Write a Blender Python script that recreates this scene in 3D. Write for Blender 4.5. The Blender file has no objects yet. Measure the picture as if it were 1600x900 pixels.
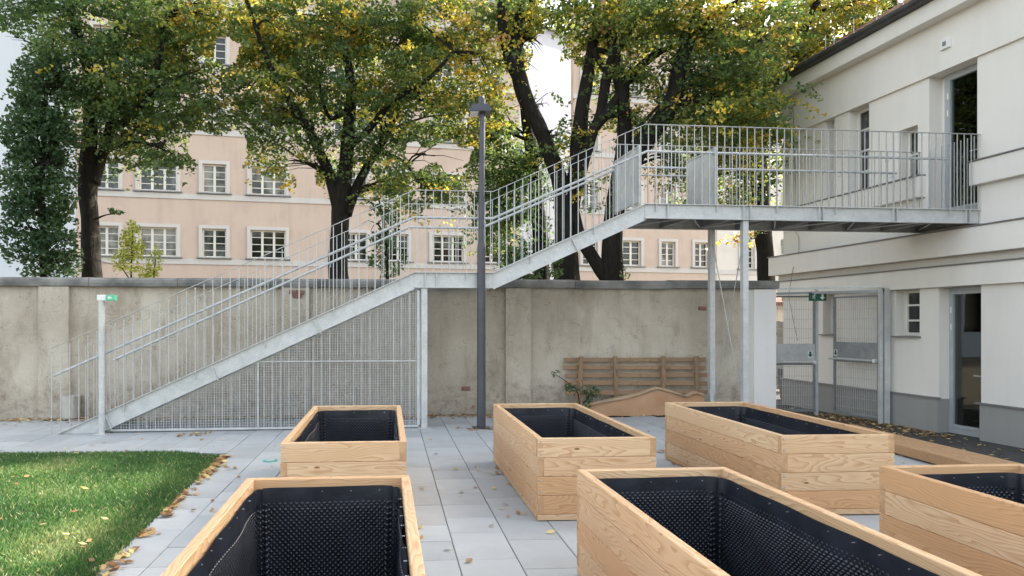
import bpy, math, random
import numpy as np
from mathutils import Vector, Matrix, noise
random.seed(7); rng = np.random.default_rng(11)
S = bpy.context.scene
C = S.collection
R = math.radians

# ------------------------------------------------------------------ camera, sky, sun, exposure
F, CX, HY, H = 1067.0, 680.0, 505.5, 1.6        # focal length (px of a 1600 px wide frame), principal point, eye height
cam_d = bpy.data.cameras.new('camera'); cam = bpy.data.objects.new('camera', cam_d); C.objects.link(cam)
cam.location = (0, 0, H); cam.rotation_euler = (R(90), 0, 0)
cam_d.sensor_width = 36; cam_d.lens = F/1600*36
cam_d.shift_x = (800-CX)/1600; cam_d.shift_y = (HY-450)/1600
cam_d.clip_start = .05; cam_d.clip_end = 600
S.camera = cam
SUN_AZ = math.atan2(1.0, .5); SUN_EL = R(30.3)
w = bpy.data.worlds.new('World'); S.world = w; w.use_nodes = True
nt = w.node_tree; bg = nt.nodes['Background']
sky = nt.nodes.new('ShaderNodeTexSky'); sky.sky_type = 'NISHITA'; sky.sun_disc = False
sky.sun_elevation = SUN_EL; sky.sun_rotation = SUN_AZ; sky.dust_density = 3.0; sky.ozone_density = .6; sky.air_density = 1.0
hsv = nt.nodes.new('ShaderNodeHueSaturation'); hsv.inputs['Saturation'].default_value = .55; nt.links.new(sky.outputs[0], hsv.inputs['Color'])
tint = nt.nodes.new('ShaderNodeMix'); tint.data_type = 'RGBA'; tint.blend_type = 'MULTIPLY'; tint.inputs[0].default_value = 1; tint.inputs[7].default_value = (1.0, .965, .90, 1); nt.links.new(hsv.outputs[0], tint.inputs[6])   # white balance done in the sky colour: paler, warmer
nt.links.new(tint.outputs[2], bg.inputs[0]); bg.inputs[1].default_value = .15
sun_d = bpy.data.lights.new('sun', 'SUN'); sun_d.energy = 2.9; sun_d.angle = R(.55); sun_d.color = (1, .93, .82)
sun = bpy.data.objects.new('sun', sun_d); C.objects.link(sun)
tosun = Vector((math.sin(SUN_AZ)*math.cos(SUN_EL), math.cos(SUN_AZ)*math.cos(SUN_EL), math.sin(SUN_EL)))
sun.rotation_euler = tosun.to_track_quat('Z', 'Y').to_euler(); sun.location = tosun*60
S.render.engine = 'CYCLES'
S.view_settings.view_transform = 'Standard'; S.view_settings.look = 'None'
S.view_settings.exposure = 2.27; S.view_settings.gamma = 1
S.render.resolution_x = 1024; S.render.resolution_y = 576

# ------------------------------------------------------------------ measuring helpers (site survey in metres)
def P(px, py, Y): return Vector(((px-CX)/F*Y, Y, H+(HY-py)/F*Y))
def G(px, py, z=0.): 
    Y = (H-z)*F/(py-HY); return Vector(((px-CX)/F*Y, Y, z))

# ------------------------------------------------------------------ mesh helpers
def tag(o, label=None, cat=None, group=None, kind=None):
    if label: o['label'] = label
    if cat: o['category'] = cat
    if group: o['group'] = group
    if kind: o['kind'] = kind
    return o
def empty(name, loc=(0,0,0), rz=0., label=None, cat=None, group=None):
    o = bpy.data.objects.new(name, None); C.objects.link(o); o.location = loc; o.rotation_euler = (0,0,rz)
    o.empty_display_size = .1
    return tag(o, label, cat, group)
class MB:
    def __init__(s): s.v = []; s.f = []; s.m = []; s.mi = 0
    def add(s, vs, fs):
        n = len(s.v); s.v += [tuple(v) for v in vs]
        for f in fs: s.f.append(tuple(i+n for i in f)); s.m.append(s.mi)
    def box(s, x0, x1, y0, y1, z0, z1, bev=0.):
        if x0 > x1: x0, x1 = x1, x0
        if y0 > y1: y0, y1 = y1, y0
        if z0 > z1: z0, z1 = z1, z0
        if bev <= 0:
            s.hexa([(x0,y0,z0),(x1,y0,z0),(x1,y1,z0),(x0,y1,z0),(x0,y0,z1),(x1,y0,z1),(x1,y1,z1),(x0,y1,z1)])
        else:
            b = min(bev, (x1-x0)*.4, (y1-y0)*.4, (z1-z0)*.4)
            vs = []
            for z, i in ((z0, b), (z0+b, 0), (z1-b, 0), (z1, b)):
                vs += [(x0+i,y0+i,z),(x1-i,y0+i,z),(x1-i,y1-i,z),(x0+i,y1-i,z)]
            fs = [(3,2,1,0), (12,13,14,15)]
            for k in range(3):
                for j in range(4): a = k*4+j; c = k*4+(j+1) % 4; fs.append((a, c, c+4, a+4))
            s.add(vs, fs)
        return s
    def hexa(s, c):
        s.add(c, [(3,2,1,0),(4,5,6,7),(0,1,5,4),(1,2,6,5),(2,3,7,6),(3,0,4,7)]); return s
    def tube(s, pts, rad, n=8, cap=True, wob=0.):
        pts = [Vector(p) for p in pts]
        if not hasattr(rad, '__len__'): rad = [rad]*len(pts)
        vs = []; fs = []; ref = None
        for i, p in enumerate(pts):
            t = (pts[min(i+1, len(pts)-1)]-pts[max(i-1, 0)]).normalized()
            if ref is None: ref = t.orthogonal().normalized()
            ref = (ref-t*ref.dot(t)).normalized(); b = t.cross(ref)
            for k in range(n):
                a = 2*math.pi*k/n; r = rad[i]
                if wob: r *= 1+wob*noise.noise(p*1.7+Vector((math.cos(a)*2, math.sin(a)*2, k*.3)))
                vs.append(p+(ref*math.cos(a)+b*math.sin(a))*r)
        for i in range(len(pts)-1):
            for k in range(n):
                k2 = (k+1) % n; fs.append((i*n+k, i*n+k2, (i+1)*n+k2, (i+1)*n+k))
        if cap: fs.append(tuple(range(n))[::-1]); fs.append(tuple((len(pts)-1)*n+k for k in range(n)))
        s.add(vs, fs); return s
    def prism(s, poly, axis, a0, a1):
        """poly = 2D outline (ccw) extruded along axis 'x'/'y'/'z' from a0 to a1"""
        n = len(poly)
        def q(u, v, a): return {'y': (u, a, v), 'x': (a, u, v), 'z': (u, v, a)}[axis]
        vs = [q(u, v, a0) for u, v in poly]+[q(u, v, a1) for u, v in poly]
        fs = [tuple(range(n))[::-1], tuple(range(n, 2*n))]+[(i, (i+1) % n, (i+1) % n+n, i+n) for i in range(n)]
        if axis == 'y': fs = [f[::-1] for f in fs]
        s.add(vs, fs); return s
    def panel(s, x0, x1, z0, z1, holes, yf, yb):
        xs = sorted({x0, x1, *[min(max(h[i], x0), x1) for h in holes for i in (0, 1)]})
        zs = sorted({z0, z1, *[min(max(h[i], z0), z1) for h in holes for i in (2, 3)]})
        def solid(i, k):
            if i < 0 or k < 0 or i >= len(xs)-1 or k >= len(zs)-1: return False
            xm = (xs[i]+xs[i+1])/2; zm = (zs[k]+zs[k+1])/2
            return not any(h[0] < xm < h[1] and h[2] < zm < h[3] for h in holes)
        for i in range(len(xs)-1):
            for k in range(len(zs)-1):
                if not solid(i, k): continue
                a, b, c, d = xs[i], xs[i+1], zs[k], zs[k+1]
                s.add([(a,yf,c),(b,yf,c),(b,yf,d),(a,yf,d)], [(0,1,2,3)]); s.add([(a,yb,c),(a,yb,d),(b,yb,d),(b,yb,c)], [(0,1,2,3)])
                if not solid(i-1, k): s.add([(a,yf,c),(a,yf,d),(a,yb,d),(a,yb,c)], [(0,1,2,3)])
                if not solid(i+1, k): s.add([(b,yf,c),(b,yb,c),(b,yb,d),(b,yf,d)], [(0,1,2,3)])
                if not solid(i, k-1): s.add([(a,yf,c),(a,yb,c),(b,yb,c),(b,yf,c)], [(0,1,2,3)])
                if not solid(i, k+1): s.add([(a,yf,d),(b,yf,d),(b,yb,d),(a,yb,d)], [(0,1,2,3)])
        return s
    def mesh(s, name, mats, smooth=False):
        me = bpy.data.meshes.new(name); me.from_pydata(s.v, [], s.f)
        for m in (mats if isinstance(mats, (list, tuple)) else [mats]): me.materials.append(m)
        if s.m and max(s.m) > 0: me.polygons.foreach_set('material_index', s.m)
        if smooth: me.polygons.foreach_set('use_smooth', [True]*len(me.polygons))
        me.update(); return me
    def obj(s, name, mats, parent=None, loc=(0,0,0), smooth=False, kind=None):
        return link(name, s.mesh(name, mats, smooth), parent, loc, kind=kind)
def link(name, me, parent=None, loc=(0,0,0), rot=(0,0,0), kind=None):
    o = bpy.data.objects.new(name, me); C.objects.link(o); o.parent = parent; o.location = loc; o.rotation_euler = rot
    if kind: o['kind'] = kind
    return o
def quads_obj(name, V, mat, attrs, parent=None, kind=None, nv=4, smooth=False):
    """V: (n, nv, 3) array of separate polygons"""
    n = len(V); me = bpy.data.meshes.new(name)
    me.vertices.add(n*nv); me.vertices.foreach_set('co', V.reshape(-1).astype(np.float32))
    me.loops.add(n*nv); me.loops.foreach_set('vertex_index', np.arange(n*nv, dtype=np.int32))
    me.polygons.add(n); me.polygons.foreach_set('loop_start', np.arange(0, n*nv, nv, dtype=np.int32))
    try: me.polygons.foreach_set('loop_total', np.full(n, nv, dtype=np.int32))
    except Exception: pass
    for k, a in attrs.items():
        at = me.attributes.new(k, 'FLOAT', 'POINT'); at.data.foreach_set('value', np.repeat(a, nv).astype(np.float32))
    me.materials.append(mat); me.update(calc_edges=True); me.validate()
    return link(name, me, parent, kind=kind)

# ------------------------------------------------------------------ materials
class NT:
    def __init__(s, name):
        s.m = bpy.data.materials.new(name); s.m.use_nodes = True; s.t = s.m.node_tree; s.b = s.t.nodes['Principled BSDF']; s.out = s.t.nodes['Material Output']
    def n(s, typ, **kw):
        nd = s.t.nodes.new(typ)
        for k, v in kw.items():
            if k.startswith('i_'): nd.inputs[k[2:].replace('_', ' ')].default_value = v
            elif k.startswith('x'): nd.inputs[int(k[1:])].default_value = v
            else: setattr(nd, k, v)
        return nd
    def l(s, a, b): s.t.links.new(a, b)
    def coord(s, kind='Object', scale=(1,1,1), rnd=False):
        tc = s.n('ShaderNodeTexCoord'); o = tc.outputs[kind]
        if rnd:
            oi = s.n('ShaderNodeObjectInfo'); mu = s.n('ShaderNodeVectorMath', operation='SCALE', i_Scale=37.)
            cb = s.n('ShaderNodeCombineXYZ'); s.l(oi.outputs['Random'], cb.inputs[0]); s.l(oi.outputs['Random'], cb.inputs[2])
            s.l(cb.outputs[0], mu.inputs[0]); ad = s.n('ShaderNodeVectorMath', operation='ADD'); s.l(o, ad.inputs[0]); s.l(mu.outputs[0], ad.inputs[1]); o = ad.outputs[0]
        mp = s.n('ShaderNodeMapping'); mp.inputs['Scale'].default_value = scale; s.l(o, mp.inputs[0]); return mp.outputs[0]
    def noise(s, vec, scale, detail=4, rough=.55, dist=0.):
        t = s.n('ShaderNodeTexNoise', i_Scale=scale, i_Detail=detail, i_Roughness=rough, i_Distortion=dist); s.l(vec, t.inputs['Vector']); return t.outputs['Fac']
    def ramp(s, fac, stops):
        r = s.n('ShaderNodeValToRGB'); e = r.color_ramp.elements
        while len(e) < len(stops): e.new(.5)
        for i, (p, c) in enumerate(stops): e[i].position = p; e[i].color = (*c, 1) if len(c) == 3 else c
        s.l(fac, r.inputs[0]); return r.outputs[0]
    def mix(s, fac, a, b, mode='MIX'):
        m = s.n('ShaderNodeMix', data_type='RGBA', blend_type=mode)
        for inp, v in ((m.inputs[0], fac), (m.inputs[6], a), (m.inputs[7], b)):
            if hasattr(v, 'is_output'): s.l(v, inp)
            elif isinstance(v, (int, float)): inp.default_value = v
            else: inp.default_value = (*v, 1)
        return m.outputs[2]
    def math(s, op, a, b=0., clamp=False):
        m = s.n('ShaderNodeMath', operation=op, use_clamp=clamp)
        for inp, v in ((m.inputs[0], a), (m.inputs[1], b)):
            if hasattr(v, 'is_output'): s.l(v, inp)
            else: inp.default_value = v
        return m.outputs[0]
    def bump(s, h, strength=.3, dist=.01):
        b = s.n('ShaderNodeBump', i_Strength=strength, i_Distance=dist); s.l(h, b.inputs['Height']); s.l(b.outputs[0], s.b.inputs['Normal'])
    def col(s, c):
        if hasattr(c, 'is_output'): s.l(c, s.b.inputs['Base Color'])
        else: s.b.inputs['Base Color'].default_value = (*c, 1)
    def set(s, rough=.6, metal=0., spec=.5):
        s.b.inputs['Roughness'].default_value = rough; s.b.inputs['Metallic'].default_value = metal; s.b.inputs['Specular IOR Level'].default_value = spec; return s
def speckled(name, c1, c2, scale=3., rough=.7, metal=0., bump=0., bscale=60., spec=.4, lo=.35, hi=.65, rnd=False):
    m = NT(name); v = m.coord(rnd=rnd); f = m.noise(v, scale, 6, .6); m.col(m.ramp(f, [(lo, c1), (hi, c2)])); m.set(rough, metal, spec)
    if bump: m.bump(m.noise(v, bscale, 3), bump, .006)
    return m.m
def wood(name, base, dark, pale, rough=.55):
    m = NT(name); v = m.coord(rnd=True)
    v0 = m.coord(rnd=True, scale=(.55, 3.5, 3.5)); 
    big = m.noise(v0, 1.1, 3, .5)
    sep = m.n('ShaderNodeSeparateXYZ'); m.l(v, sep.inputs[0])
    r = m.math('ADD', m.math('MULTIPLY', big, 1.15), m.math('MULTIPLY', sep.outputs[2], 1.6))
    r = m.math('ADD', r, m.math('MULTIPLY', sep.outputs[1], 1.1))
    ring = m.math('FRACT', m.math('MULTIPLY', r, 24.))
    ring = m.math('POWER', ring, 2.6)
    fine = m.noise(m.coord(rnd=True, scale=(2.2, 70, 70)), 3., 3, .6)
    oi = m.n('ShaderNodeObjectInfo')
    tone = m.ramp(oi.outputs['Random'], [(0, base), (.3, tuple(p_*.86+q_*.14 for p_, q_ in zip(pale, base))), (.5, tuple((p_+q_)/2*s_ for p_, q_, s_ in zip(pale, base, (1.0, .94, .92)))), (.75, pale), (1, tuple(q_*s_ for q_, s_ in zip(base, (1.12, 1.08, 1.1))))])
    pz = m.noise(m.coord(rnd=True, scale=(1, 3, 3)), 1.3, 2); tone = m.mix(m.math('MULTIPLY', pz, .5), tone, (base[0]*.92, base[1]*.74, base[2]*.6))
    c = m.mix(m.math('MULTIPLY', ring, .75), tone, dark)
    c = m.mix(m.math('MULTIPLY', fine, .25), c, dark)
    vo = m.n('ShaderNodeTexVoronoi', i_Scale=2.9); vo.inputs['Randomness'].default_value = 1; m.l(m.coord(rnd=True, scale=(1, 2.6, 2.6)), vo.inputs['Vector'])
    kn = m.ramp(vo.outputs['Distance'], [(.045, (1,1,1)), (.085, (0,0,0))])
    c = m.mix(kn, c, (dark[0]*.55, dark[1]*.5, dark[2]*.45))
    c = m.mix(m.math('MULTIPLY', m.ramp(m.noise(m.coord(scale=(1, 1, 1)), 2.2, 5, .7), [(.52, (0,)*3), (.75, (1,)*3)]), .22), c, (dark[0], dark[1]*1.1, dark[2]*1.2)); m.col(c); m.set(rough, 0, .3); m.bump(m.math('ADD', ring, fine), .18, .002); return m.m
M = {}
M['larch'] = wood('larch wood', (.58, .37, .20), (.40, .21, .09), (.74, .60, .41))
M['endgrain'] = speckled('larch end grain', (.40, .235, .125), (.54, .35, .20), 14, .7, 0, .3, 90, .3, .35, .65, True)
M['oldwood'] = wood('weathered wood', (.38, .25, .145), (.10, .065, .045), (.33, .235, .155), .8)
M['deckwood'] = wood('brown decking', (.50, .31, .16), (.26, .14, .07), (.55, .36, .2), .6)
def zinc():
    m = NT('galvanised steel'); v = m.coord(); vo = m.n('ShaderNodeTexVoronoi', i_Scale=38.); m.l(v, vo.inputs['Vector'])
    sp = m.n('ShaderNodeSeparateColor'); m.l(vo.outputs['Color'], sp.inputs[0])
    n = m.noise(v, 5, 5, .6); f = m.math('ADD', m.math('MULTIPLY', sp.outputs[0], .14), m.math('MULTIPLY', n, .86))
    m.col(m.ramp(f, [(.25, (.42, .44, .445)), (.5, (.52, .535, .535)), (.75, (.62, .625, .615))])); m.set(.42, .25, .5)
    m.l(m.ramp(n, [(.3, (.36,)*3), (.7, (.55,)*3)]), m.b.inputs['Roughness']); return m.m
M['zinc'] = zinc()
M['zincrail'] = speckled('galvanised railing', (.40, .42, .43), (.54, .55, .55), 9, .42, .35)
M['dkzinc'] = speckled('dull zinc', (.22, .235, .25), (.30, .31, .32), 6, .5, .4)
M['flash'] = speckled('sheet metal flashing', (.20, .20, .205), (.27, .27, .27), 4, .45, .5)
M['anthracite'] = speckled('anthracite paint', (.06, .062, .075), (.075, .078, .09), 8, .42, .1)
M['white'] = speckled('white plastic', (.72, .73, .72), (.78, .78, .77), 8, .4)
M['screw'] = speckled('bright screws', (.6, .6, .58), (.75, .75, .72), 30, .3, .8)
def plaster(name, c, rough=.85, dirt=.12, scale=1., bump=.25):
    m = NT(name); v = m.coord(); a = m.noise(v, .7*scale, 6, .6); b = m.noise(m.coord(scale=(3, 3, .35)), 1.1, 4, .6)
    f = m.math('ADD', m.math('MULTIPLY', a, .6), m.math('MULTIPLY', b, .4))
    m.col(m.ramp(f, [(.3, tuple(x*(1-dirt) for x in c)), (.5, c), (.72, tuple(min(1, x*(1+dirt*.35)) for x in c))])); m.set(rough, 0, .25)
    m.bump(m.noise(v, 140, 3), bump, .003); return m.m
M['cream'] = plaster('cream render', (.75, .72, .67), dirt=.08)
M['plinth'] = plaster('grey plinth render', (.30, .295, .28), dirt=.1)
M['pink'] = plaster('salmon render', (.53, .425, .355), dirt=.16)
M['trim'] = plaster('pale stone trim', (.54, .525, .50), dirt=.12)
M['gable'] = plaster('pale blue grey render', (.60, .64, .68), dirt=.08)
M['whitewall'] = plaster('pale blue firewall render', (.37, .41, .47), dirt=.05)
M['bone'] = plaster('ivory render', (.63, .60, .55), dirt=.12)
M['pier'] = plaster('white painted pier', (.78, .76, .74), dirt=.12)
M['frame'] = speckled('window frame paint', (.66, .64, .58), (.72, .70, .64), 5, .5)
M['doorframe'] = speckled('grey aluminium', (.42, .44, .46), (.47, .49, .50), 5, .4, .3)
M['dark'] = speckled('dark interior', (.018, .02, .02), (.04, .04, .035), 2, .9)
M['curtain'] = speckled('curtain', (.32, .36, .33), (.45, .45, .41), 2, .9)
def glass(name, c, rough=.06):
    m = NT(name); m.col(c); m.set(rough, 0, .5); m.b.inputs['Coat Weight'].default_value = .25; m.b.inputs['Coat Roughness'].default_value = .03
    v = m.coord(rnd=True); m.bump(m.noise(v, 1.5, 2), .06, .02)
    return m
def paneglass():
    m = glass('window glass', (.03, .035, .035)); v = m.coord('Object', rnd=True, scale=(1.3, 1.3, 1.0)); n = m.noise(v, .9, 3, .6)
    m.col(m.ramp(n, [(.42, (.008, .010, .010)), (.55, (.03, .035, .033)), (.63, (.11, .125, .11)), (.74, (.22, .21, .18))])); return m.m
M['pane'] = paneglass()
M['panedark'] = glass('dark window glass', (.012, .014, .014)).m; M['panelight'] = speckled('window with curtain and painted reflection', (.05, .055, .05), (.26, .26, .23), 1.4, .25, 0, 0, 60, .5, .4, .6, True)  # panelight: pale reflection and curtain tones painted into the opaque pane colour
def doorglass():
    m = NT('door glass'); g = m.n('ShaderNodeBsdfGlossy', i_Roughness=.02); g.inputs[0].default_value = (.85, .9, .9, 1)
    tr = m.n('ShaderNodeBsdfTransparent'); tr.inputs[0].default_value = (.5, .53, .53, 1)
    fr = m.n('ShaderNodeFresnel', i_IOR=1.9); mx = m.n('ShaderNodeMixShader'); m.l(fr.outputs[0], mx.inputs[0]); m.l(tr.outputs[0], mx.inputs[1]); m.l(g.outputs[0], mx.inputs[2])
    m.l(mx.outputs[0], m.out.inputs[0]); return m.m
M['doorglass'] = doorglass()
def oldwall():
    m = NT('old stained render'); v = m.coord(); sep = m.n('ShaderNodeSeparateXYZ'); m.l(v, sep.inputs[0]); z = sep.outputs[2]
    a = m.noise(v, .55, 7, .62, .3); b = m.noise(m.coord(scale=(1.4, 1, .35)), 2.2, 6, .65); c = m.noise(v, 7, 6, .7)
    base = m.ramp(a, [(.3, (.33, .28, .22)), (.46, (.45, .395, .32)), (.6, (.56, .505, .42)), (.75, (.43, .39, .335))])
    base = m.mix(m.math('MULTIPLY', m.ramp(b, [(.5, (0,)*3), (.72, (1,)*3)]), .6), base, (.27, .22, .16))
    base = m.mix(m.math('MULTIPLY', m.ramp(c, [(.5, (0,)*3), (.7, (1,)*3)]), .3), base, (.55, .50, .42))
    sc_ = m.noise(m.coord(scale=(1.2, 1, 6)), 5., 7, .75, .4); base = m.mix(m.math('MULTIPLY', m.ramp(sc_, [(.60, (0,)*3), (.66, (1,)*3)]), .45), base, (.27, .23, .18))
    cr = m.n('ShaderNodeTexVoronoi', i_Scale=1.3, feature='DISTANCE_TO_EDGE'); dv = m.n('ShaderNodeVectorMath', operation='ADD'); nn_ = m.n('ShaderNodeTexNoise', i_Scale=3., i_Detail=5.); m.l(v, nn_.inputs['Vector']); m.l(v, dv.inputs[0]); m.l(nn_.outputs['Color'], dv.inputs[1]); m.l(dv.outputs[0], cr.inputs['Vector'])
    base = m.mix(m.math('MULTIPLY', m.ramp(cr.outputs['Distance'], [(.004, (1,)*3), (.010, (0,)*3)]), m.math('MULTIPLY', b, .7)), base, (.16, .13, .10))
    low = m.math('SUBTRACT', .95, z); low = m.math('MULTIPLY', low, 1.3, True)
    fl = m.ramp(m.math('ADD', m.math('MULTIPLY', low, .34), m.math('MULTIPLY', m.noise(v, 1.6, 8, .7), .72)), [(.5, (0,)*3), (.62, (1,)*3)])
    base = m.mix(m.math('MULTIPLY', fl, .6), base, m.ramp(c, [(.34, (.20, .14, .11)), (.46, (.36, .31, .25)), (.58, (.47, .43, .36)), (.68, (.26, .18, .14))]))
    br = m.ramp(m.math('ADD', m.noise(v, 2.4, 5, .6), m.math('MULTIPLY', low, .06)), [(.755, (0,)*3), (.79, (1,)*3)])
    base = m.mix(m.math('MULTIPLY', br, .75), base, (.30, .13, .09))
    top = m.ramp(m.math('ADD', m.math('MULTIPLY', m.math('SUBTRACT', z, 2.0), 1.6, True), m.math('MULTIPLY', m.noise(m.coord(scale=(2.5, 1, .3)), 2, 5), .6)), [(.55, (0,)*3), (.95, (1,)*3)])
    base = m.mix(m.math('MULTIPLY', top, .6), base, (.13, .115, .095))
    m.col(base); m.set(.92, 0, .2)
    h = m.math('ADD', m.math('MULTIPLY', c, .6), m.noise(v, 30, 5, .7)); m.bump(h, .9, .02); return m.m
M['oldwall'] = oldwall()
M['coping'] = speckled('weathered concrete coping', (.12, .12, .115), (.27, .265, .25), 2.5, .9, 0, .6, 40)
M['brick'] = speckled('red brick', (.17, .085, .065), (.26, .14, .11), 20, .9, 0, .5, 60)
def slabmat():
    m = NT('grey paving slab'); v = m.coord(rnd=True); oi = m.n('ShaderNodeObjectInfo'); n = m.noise(v, 3, 6, .6); g = m.noise(v, 160, 2)
    c = m.ramp(m.math('ADD', m.math('MULTIPLY', n, .55), m.math('MULTIPLY', oi.outputs['Random'], .45)), [(.15, (.33, .35, .355)), (.5, (.40, .42, .425)), (.85, (.47, .49, .49))])
    c = m.mix(m.math('MULTIPLY', g, .25), c, (.30, .31, .33)); st = m.ramp(m.noise(m.coord(), .9, 6, .72), [(.50, (0,)*3), (.72, (1,)*3)]); c = m.mix(m.math('MULTIPLY', st, .38), c, (.27, .26, .25))
    m.col(c); m.set(.8, 0, .3); m.bump(g, .2, .002); return m.m
M['slab'] = slabmat()
M['joint'] = speckled('joint sand', (.11, .105, .095), (.20, .19, .17), 12, .95)
M['soil'] = speckled('bare soil', (.10, .085, .06), (.17, .14, .10), 3, .95, 0, .6, 30)
def asphalt():
    m = NT('asphalt'); v = m.coord(); n = m.noise(v, 90, 3, .7); b = m.noise(v, 1.2, 5)
    c = m.ramp(n, [(.35, (.035, .035, .037)), (.62, (.085, .083, .08)), (.75, (.17, .165, .155))]); c = m.mix(m.math('MULTIPLY', b, .4), c, (.12, .11, .10)); m.col(c); m.set(.9, 0, .3); m.bump(n, .5, .006); return m.m
M['asphalt'] = asphalt()
def leafmat(name, stops, trans=.42, bright=1.):
    m = NT(name); at = m.n('ShaderNodeAttribute', attribute_name='tint'); a2 = m.n('ShaderNodeAttribute', attribute_name='rnd')
    c = m.ramp(at.outputs['Fac'], stops); k = m.math('ADD', m.math('MULTIPLY', a2.outputs['Fac'], .7), .65)
    hs = m.n('ShaderNodeHueSaturation'); m.l(k, hs.inputs['Value']); m.l(c, hs.inputs['Color']); c = hs.outputs[0]
    m.col(c); m.set(.42, 0, .5); tr = m.n('ShaderNodeBsdfTranslucent')
    c2 = m.mix(.5, c, (1.5, 1.35, .45), 'MULTIPLY'); hs2 = m.n('ShaderNodeHueSaturation', i_Value=1.35); m.l(c2, hs2.inputs['Color']); m.l(hs2.outputs[0], tr.inputs[0])
    mx = m.n('ShaderNodeMixShader', x0=trans); m.l(m.b.outputs[0], mx.inputs[1]); m.l(tr.outputs[0], mx.inputs[2]); m.l(mx.outputs[0], m.out.inputs[0]); return m.m
M['linden'] = leafmat('autumn tree leaves', [(0, (.050, .10, .045)), (.36, (.095, .155, .055)), (.58, (.20, .25, .07)), (.72, (.52, .44, .08)), (.88, (.64, .46, .09)), (1, (.38, .22, .10))], .5)
M['oak'] = leafmat('dark oak leaves', [(0, (.040, .085, .045)), (.5, (.085, .15, .065)), (1, (.32, .38, .12))], .42)
M['bright'] = leafmat('yellow green leaves', [(0, (.20, .27, .05)), (.6, (.42, .44, .10)), (1, (.62, .50, .14))], .45)
M['litter'] = leafmat('fallen leaves', [(0, (.22, .10, .045)), (.5, (.40, .22, .10)), (.8, (.52, .40, .17)), (1, (.60, .50, .22))], .15)
M['grass'] = leafmat('grass blades', [(0, (.05, .12, .045)), (.6, (.085, .18, .06)), (.88, (.14, .23, .09)), (1, (.42, .40, .24))], .35)
def bark():
    m = NT('dark bark'); v = m.coord(scale=(7, 7, 1.3)); n = m.noise(v, 3, 6, .7, .5); b = m.noise(m.coord(), 1.2, 4)
    c = m.ramp(n, [(.35, (.008, .007, .006)), (.55, (.020, .017, .014)), (.72, (.045, .038, .032))]); c = m.mix(m.math('MULTIPLY', b, .25), c, (.028, .030, .020)); m.col(c); m.set(.92, 0, .2); m.bump(n, .9, .03); return m.m
M['bark'] = bark()
def linerm():
    m = NT('black dimpled membrane'); v = m.coord(); n = m.noise(v, 5, 4); m.col(m.ramp(n, [(.35, (.010, .012, .018)), (.7, (.020, .024, .036))])); m.set(.36, 0, .7); m.bump(n, .3, .02); return m.m
M['liner'] = linerm()
M['card'] = speckled('brown cardboard', (.36, .20, .11), (.45, .27, .16), 2, .85, 0, .2, 20)
M['cardlight'] = speckled('pale cardboard', (.36, .25, .15), (.43, .31, .2), 2, .85)
M['green'] = speckled('safety green', (.005, .085, .05), (.008, .10, .06), 4, .45)
M['mint'] = speckled('mint green', (.10, .50, .30), (.14, .55, .34), 4, .4)
M['tile'] = speckled('brown roof tile', (.16, .075, .05), (.28, .14, .10), 5, .8, 0, .4, 30)
M['gutter'] = speckled('dark gutter', (.05, .05, .052), (.08, .08, .08), 5, .5, .4)
M['pipe'] = speckled('grey pipe', (.34, .36, .40), (.42, .44, .47), 5, .5)
M['bin'] = speckled('brushed bin steel', (.42, .41, .38), (.52, .51, .47), 5, .4, .5)
M['binplastic'] = speckled('dark grey plastic', (.10, .105, .11), (.14, .145, .15), 4, .5)
M['teal'] = speckled('teal cap', (.05, .32, .27), (.08, .38, .33), 4, .5)

# ------------------------------------------------------------------ ground
def sheet(name, pts, mat, z, th=None):
    mb = MB(); n = len(pts)
    if th: mb.prism(pts, 'z', z-th, z)
    else: mb.add([(x, y, z) for x, y in pts], [tuple(range(n))])
    o = mb.obj(name, mat, kind='structure'); return o
PEDGE = 6.12
sheet('ground', [(-120,-60),(120,-60),(120,160),(-120,160)], M['soil'], -.36)
sheet('asphalt_path', [(PEDGE+.02,-3),(12,-3),(9.6,24),(PEDGE-1.0,24)], M['asphalt'], -.337)
sheet('soil_bed', [(-16,-2.5),(PEDGE,-2.5),(PEDGE,12.9),(-16,11.5)], M['joint'], -.035, .3)
# patio slabs, laid in 0.4 m courses running away from the eye
ang = math.atan(.067); ux, uy = math.cos(ang), -math.sin(ang)*-1
lawn_c = G(352, 706); lawn_n = G(150, 900)
LX = lambda y: lawn_c.x+(lawn_n.x-lawn_c.x)*(lawn_c.y-y)/(lawn_c.y-lawn_n.y)
LAWN_Y = 8.42
patio = empty('patio', (0,0,0)); patio['kind'] = 'structure'
slabs = []
dirv = Vector((-math.sin(ang), math.cos(ang), 0)); dirx = Vector((math.cos(ang), math.sin(ang), 0))
x_first = G(666, 705); off0 = x_first.dot(dirx)
for i in range(-40, 24):
    a0 = off0+i*.41; L = 1.2+random.choice([0, .2, .4, .6])
    while L < 12.2:
        ln = random.choice([.4, .6, .6, .8])
        c = dirx*(a0+.205)+dirv*(L+ln/2)
        wy = 12.1+.075*c.x-.42
        if c.y < wy and c.x < PEDGE-.22 and c.x > -13 and not (c.x < LX(c.y)-.16 and c.y < LAWN_Y-.15):
            slabs.append((c, ln))
        L += ln
def slab_px(c): return 1 if (c.y > 2.2 and -.66 < c.x/c.y < .9) else 0
slabs.sort(key=lambda t: (-slab_px(t[0]), t[0].length))
meshes = {}
for ln in (.4, .6, .8): meshes[ln] = MB().box(-.202, .202, -ln/2+.003, ln/2-.003, -.05, 0, .004).mesh('paving_slab', M['slab'])
rest = MB()
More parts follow.
